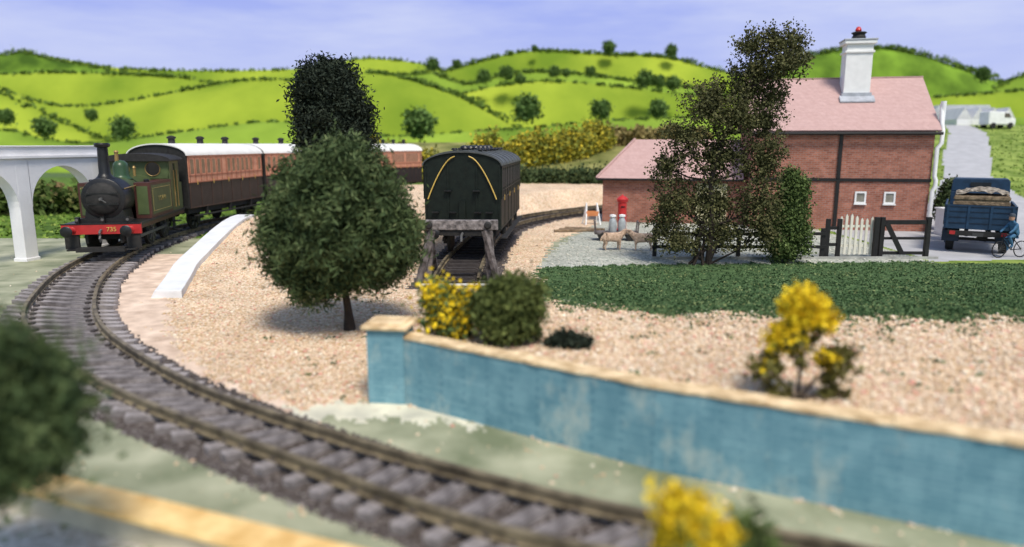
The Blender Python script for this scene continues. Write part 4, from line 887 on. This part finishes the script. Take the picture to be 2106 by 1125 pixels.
# ------------------------------------------------------------ hills
def kz(v): q=(562.5-v)/1450; return (-.1798+.9837*q)/(.9837+.1798*q), .9837+.1798*q
def bearing(u,v,D):
    k,dy=kz(v); return (u-1053)/1450*D/dy, D, 3.7+k*D
lime=M('lime_hill_grass',(.17,.27,.026),.95,.15,.045,.1,2,col2=(.32,.39,.04),spec=.05,detail=6)
lime2=M('green_hill_grass',(.12,.22,.026),.95,.2,.06,.1,2,col2=(.23,.33,.04),spec=.05,detail=6)
woodh=M('wooded_hill',(.07,.14,.02),.95,.3,.12,.6,1.5,col2=(.16,.27,.03),spec=.05)
hleaf=Mtint('hill_foliage',[(0,(.09,.15,.03)),(.5,(.13,.21,.035)),(.85,(.18,.28,.04)),(1,(.25,.33,.045))])
def hill(D,ridge,mat,hs=1.2,hn=5000,seg=(None,None),depth=13):
    rd=np.array(ridge,float); uu=np.linspace(rd[0,0],rd[-1,0],160)
    cr=catmull(rd,400); o_=np.argsort(cr[:,0]); vv=np.interp(uu,cr[o_,0],cr[o_,1])
    top=np.array([bearing(u,v,D) for u,v in zip(uu,vv)]); rows=[]
    for s in np.linspace(-.5,1,22):
        r_=top.copy(); r_[:,1]=D-depth*s+1.2*np.sin(top[:,0]*.07+s*3)*abs(s); 
        r_[:,2]=-1+(top[:,2]+1)*(1-abs(s)**1.7*(1 if s>0 else 1.6)); rows.append(r_)
    Vv=np.array(rows); nr,nc=Vv.shape[:2]; ix=np.arange(nr*nc).reshape(nr,nc)
    Ff=np.stack([ix[:-1,:-1],ix[:-1,1:],ix[1:,1:],ix[1:,:-1]],-1).reshape(-1,4)
    npmesh('hill',Vv.reshape(-1,3),Ff,[mat],smooth=True,label='rolling green hill with fields',kind='structure')
    if hn:
        a,b2=seg; m=np.ones(len(uu),bool)
        if a is not None: m=(uu>=a)&(uu<=b2)
        tp=top[m]; nb=150; bi=np.linspace(0,len(tp)-1,nb).astype(int)
        bl=[]
        for i in bi:
            s_=hs*(.32+.6*random.random()**3)
            bl.append((tp[i,0]+random.uniform(-1,1),D-1,tp[i,2]+s_*.02,2.2*s_/1.2+.9,1.0,s_*.40))
        foliage('hedgerow',None,bl,hn,.17,1.1,hleaf,.40*min(1,hs),.2,12,label='green hedgerow along a field edge',kind='stuff')
hill(175,[(-500,105),(-200,108),(0,115),(60,112),(130,122),(250,140),(400,145),(600,142),(700,126),(760,120),(850,128),(920,145),(1000,160)],lime,.7,6000)
hill(174,[(-500,100),(-200,104),(0,112),(50,106),(100,118),(160,130),(260,148),(330,160)],woodh,1.8,5000)
hill(170,[(850,170),(930,142),(1000,122),(1060,108),(1130,104),(1250,111),(1340,114),(1400,124),(1450,138),(1550,160),(1650,185)],lime,.8,7000)
hill(165,[(1540,185),(1640,130),(1700,106),(1800,98),(1880,110),(1960,136),(2045,166),(2120,190)],woodh,2.0,9000)
hill(162,[(2010,200),(2106,152),(2300,115),(2600,100)],lime2,1.2,3000)
hill(152,[(-500,150),(0,152),(100,148),(250,152),(380,158),(450,172),(600,166),(700,175),(800,190)],lime,.65,7000)
hill(148,[(780,165),(880,150),(960,172),(1050,150),(1150,148),(1300,165),(1420,180),(1520,200)],lime2,.8,6500)
hill(140,[(840,215),(950,192),(1050,172),(1140,167),(1300,180),(1420,196),(1600,205),(1900,200),(2200,180),(2500,190)],lime,.65,7000)
hill(136,[(-500,160),(-100,165),(0,180),(100,212),(200,216),(350,192),(480,168),(560,163),(640,170),(720,185),(800,230),(850,290)],lime,.5,7000)
hill(128,[(640,260),(720,160),(780,150),(850,165),(950,200),(1060,262),(1110,300)],lime,.65,5000,(760,1080))
hill(122,[(-500,170),(-100,180),(0,190),(60,214),(150,258),(230,288),(300,315)],lime,.6,4000)
hill(116,[(-500,255),(0,266),(80,282),(200,294),(400,268),(560,250),(700,262),(800,280),(1000,268),(1100,262),(1250,248),(1450,240),(1700,235),(2000,240),(2500,250)],lime2,.4,6000,(0,1600))
me_tree=[]
for k in range(3):
    bl=[(random.uniform(-.4,.4),0,1.5+random.uniform(-.2,.6),1.1+random.random()*.4,1.0,1.0) for _ in range(4)]
    o=foliage('hill_tree',None,bl,2600,.15,1.1,Mtint('hill_tree_leaf%d'%k,[(0,(.07,.13,.03)),(.6,(.11,.19,.045)),(1,(.15,.25,.05))]),.6,.2,20)
    me=o.data; bpy.data.objects.remove(o); me_tree.append(me)
for i,(u,v,px,D) in enumerate([(15,258,32,106),(95,285,42,105),(255,288,44,104),(190,250,24,118),(865,290,64,103),(1085,252,52,103),(1237,250,42,103),(1355,245,38,103),(995,172,26,133),(1043,168,30,133),(1070,175,22,133),(1325,182,34,130),(1355,184,28,130),(1385,188,30,130),(1140,160,22,141),(1215,160,22,141),(1165,160,18,141),(890,148,26,155),(940,142,18,155),(1253,112,26,165),(1380,118,24,165),(2020,170,30,150),(1100,108,14,165)]):
    p=bearing(u,v,D); o=bpy.data.objects.new('hill_tree',me_tree[i%3]); COL.objects.link(o); o.location=p; s_=px*D/1450/3.0; o.scale=(s_,s_,s_); o.rotation_euler=(0,0,random.random()*.6)
    meta(o,'rounded green tree standing on hill field','tree','trees on the hills')
# ------------------------------------------------------------ sky backdrop
m=bpy.data.materials.new('sky_paint'); m.use_nodes=True; nt=m.node_tree; N=nt.nodes; L=nt.links; N.clear()
out=N.new('ShaderNodeOutputMaterial'); em=N.new('ShaderNodeEmission'); tc=N.new('ShaderNodeTexCoord'); mp=N.new('ShaderNodeMapping'); mp.inputs['Scale'].default_value=(.012,.012,.07)
n=N.new('ShaderNodeTexNoise'); n.inputs['Scale'].default_value=1; n.inputs['Detail'].default_value=6; n.inputs['Roughness'].default_value=.6
r=N.new('ShaderNodeValToRGB'); r.color_ramp.elements[0].position=.36; r.color_ramp.elements[0].color=(.36,.44,.90,1); r.color_ramp.elements[1].position=.66; r.color_ramp.elements[1].color=(.60,.66,.94,1)
L.new(tc.outputs['Object'],mp.inputs[0]); L.new(mp.outputs[0],n.inputs[0]); L.new(n.outputs['Fac'],r.inputs[0]); 
sp_=N.new('ShaderNodeSeparateXYZ'); L.new(tc.outputs['Object'],sp_.inputs[0]); mr=N.new('ShaderNodeMapRange'); mr.inputs['From Min'].default_value=22; mr.inputs['From Max'].default_value=50; mr.inputs['To Min'].default_value=.65; mr.inputs['To Max'].default_value=0
L.new(sp_.outputs['Z'],mr.inputs[0]); mx=N.new('ShaderNodeMix'); mx.data_type='RGBA'; L.new(mr.outputs[0],mx.inputs[0]); L.new(r.outputs[0],mx.inputs[6]); mx.inputs[7].default_value=(.56,.62,.92,1)
L.new(mx.outputs[2],em.inputs[0]); em.inputs[1].default_value=1.0; L.new(em.outputs[0],out.inputs[0])
vs=[];fs=[]; K=60
for i in range(K+1):
    a=rad(-80+160*i/K); 
    for zz in(-5,90): vs.append((235*math.sin(a),235*math.cos(a),zz))
for i in range(K): fs.append((2*i,2*i+2,2*i+3,2*i+1))
b=MB(); b.add(vs,fs,m); b.obj('sky',label='soft blue painted sky with pale clouds',kind='structure')
# ------------------------------------------------------------ light & camera
w=bpy.data.worlds.new('World'); scn.world=w; w.use_nodes=True; nt=w.node_tree
bgd=nt.nodes['Background']; st=nt.nodes.new('ShaderNodeTexSky'); st.sky_type='NISHITA'; st.sun_disc=False
el,az=rad(58),rad(160)
st.sun_elevation=el; st.sun_rotation=az; nt.links.new(st.outputs[0],bgd.inputs[0]); bgd.inputs[1].default_value=.15
sd=bpy.data.lights.new('sun','SUN'); sd.energy=3.6; sd.angle=rad(16); sd.color=(1,.93,.82)
so=bpy.data.objects.new('sun',sd); COL.objects.link(so)
dirv=Vector((math.sin(az)*math.cos(el),math.cos(az)*math.cos(el),math.sin(el)))
so.rotation_euler=dirv.to_track_quat('Z','Y').to_euler(); so.location=(0,0,60)
cd=bpy.data.cameras.new('camera'); cam=bpy.data.objects.new('camera',cd); COL.objects.link(cam)
cd.sensor_width=36; cd.lens=36*1450/2106; cd.clip_end=2000; cd.clip_start=.1
cam.location=(0,0,3.7); cam.rotation_euler=(rad(90-10.36),0,0)
cd.dof.use_dof=True; cd.dof.focus_distance=21; cd.dof.aperture_fstop=.0248/.115
scn.camera=cam
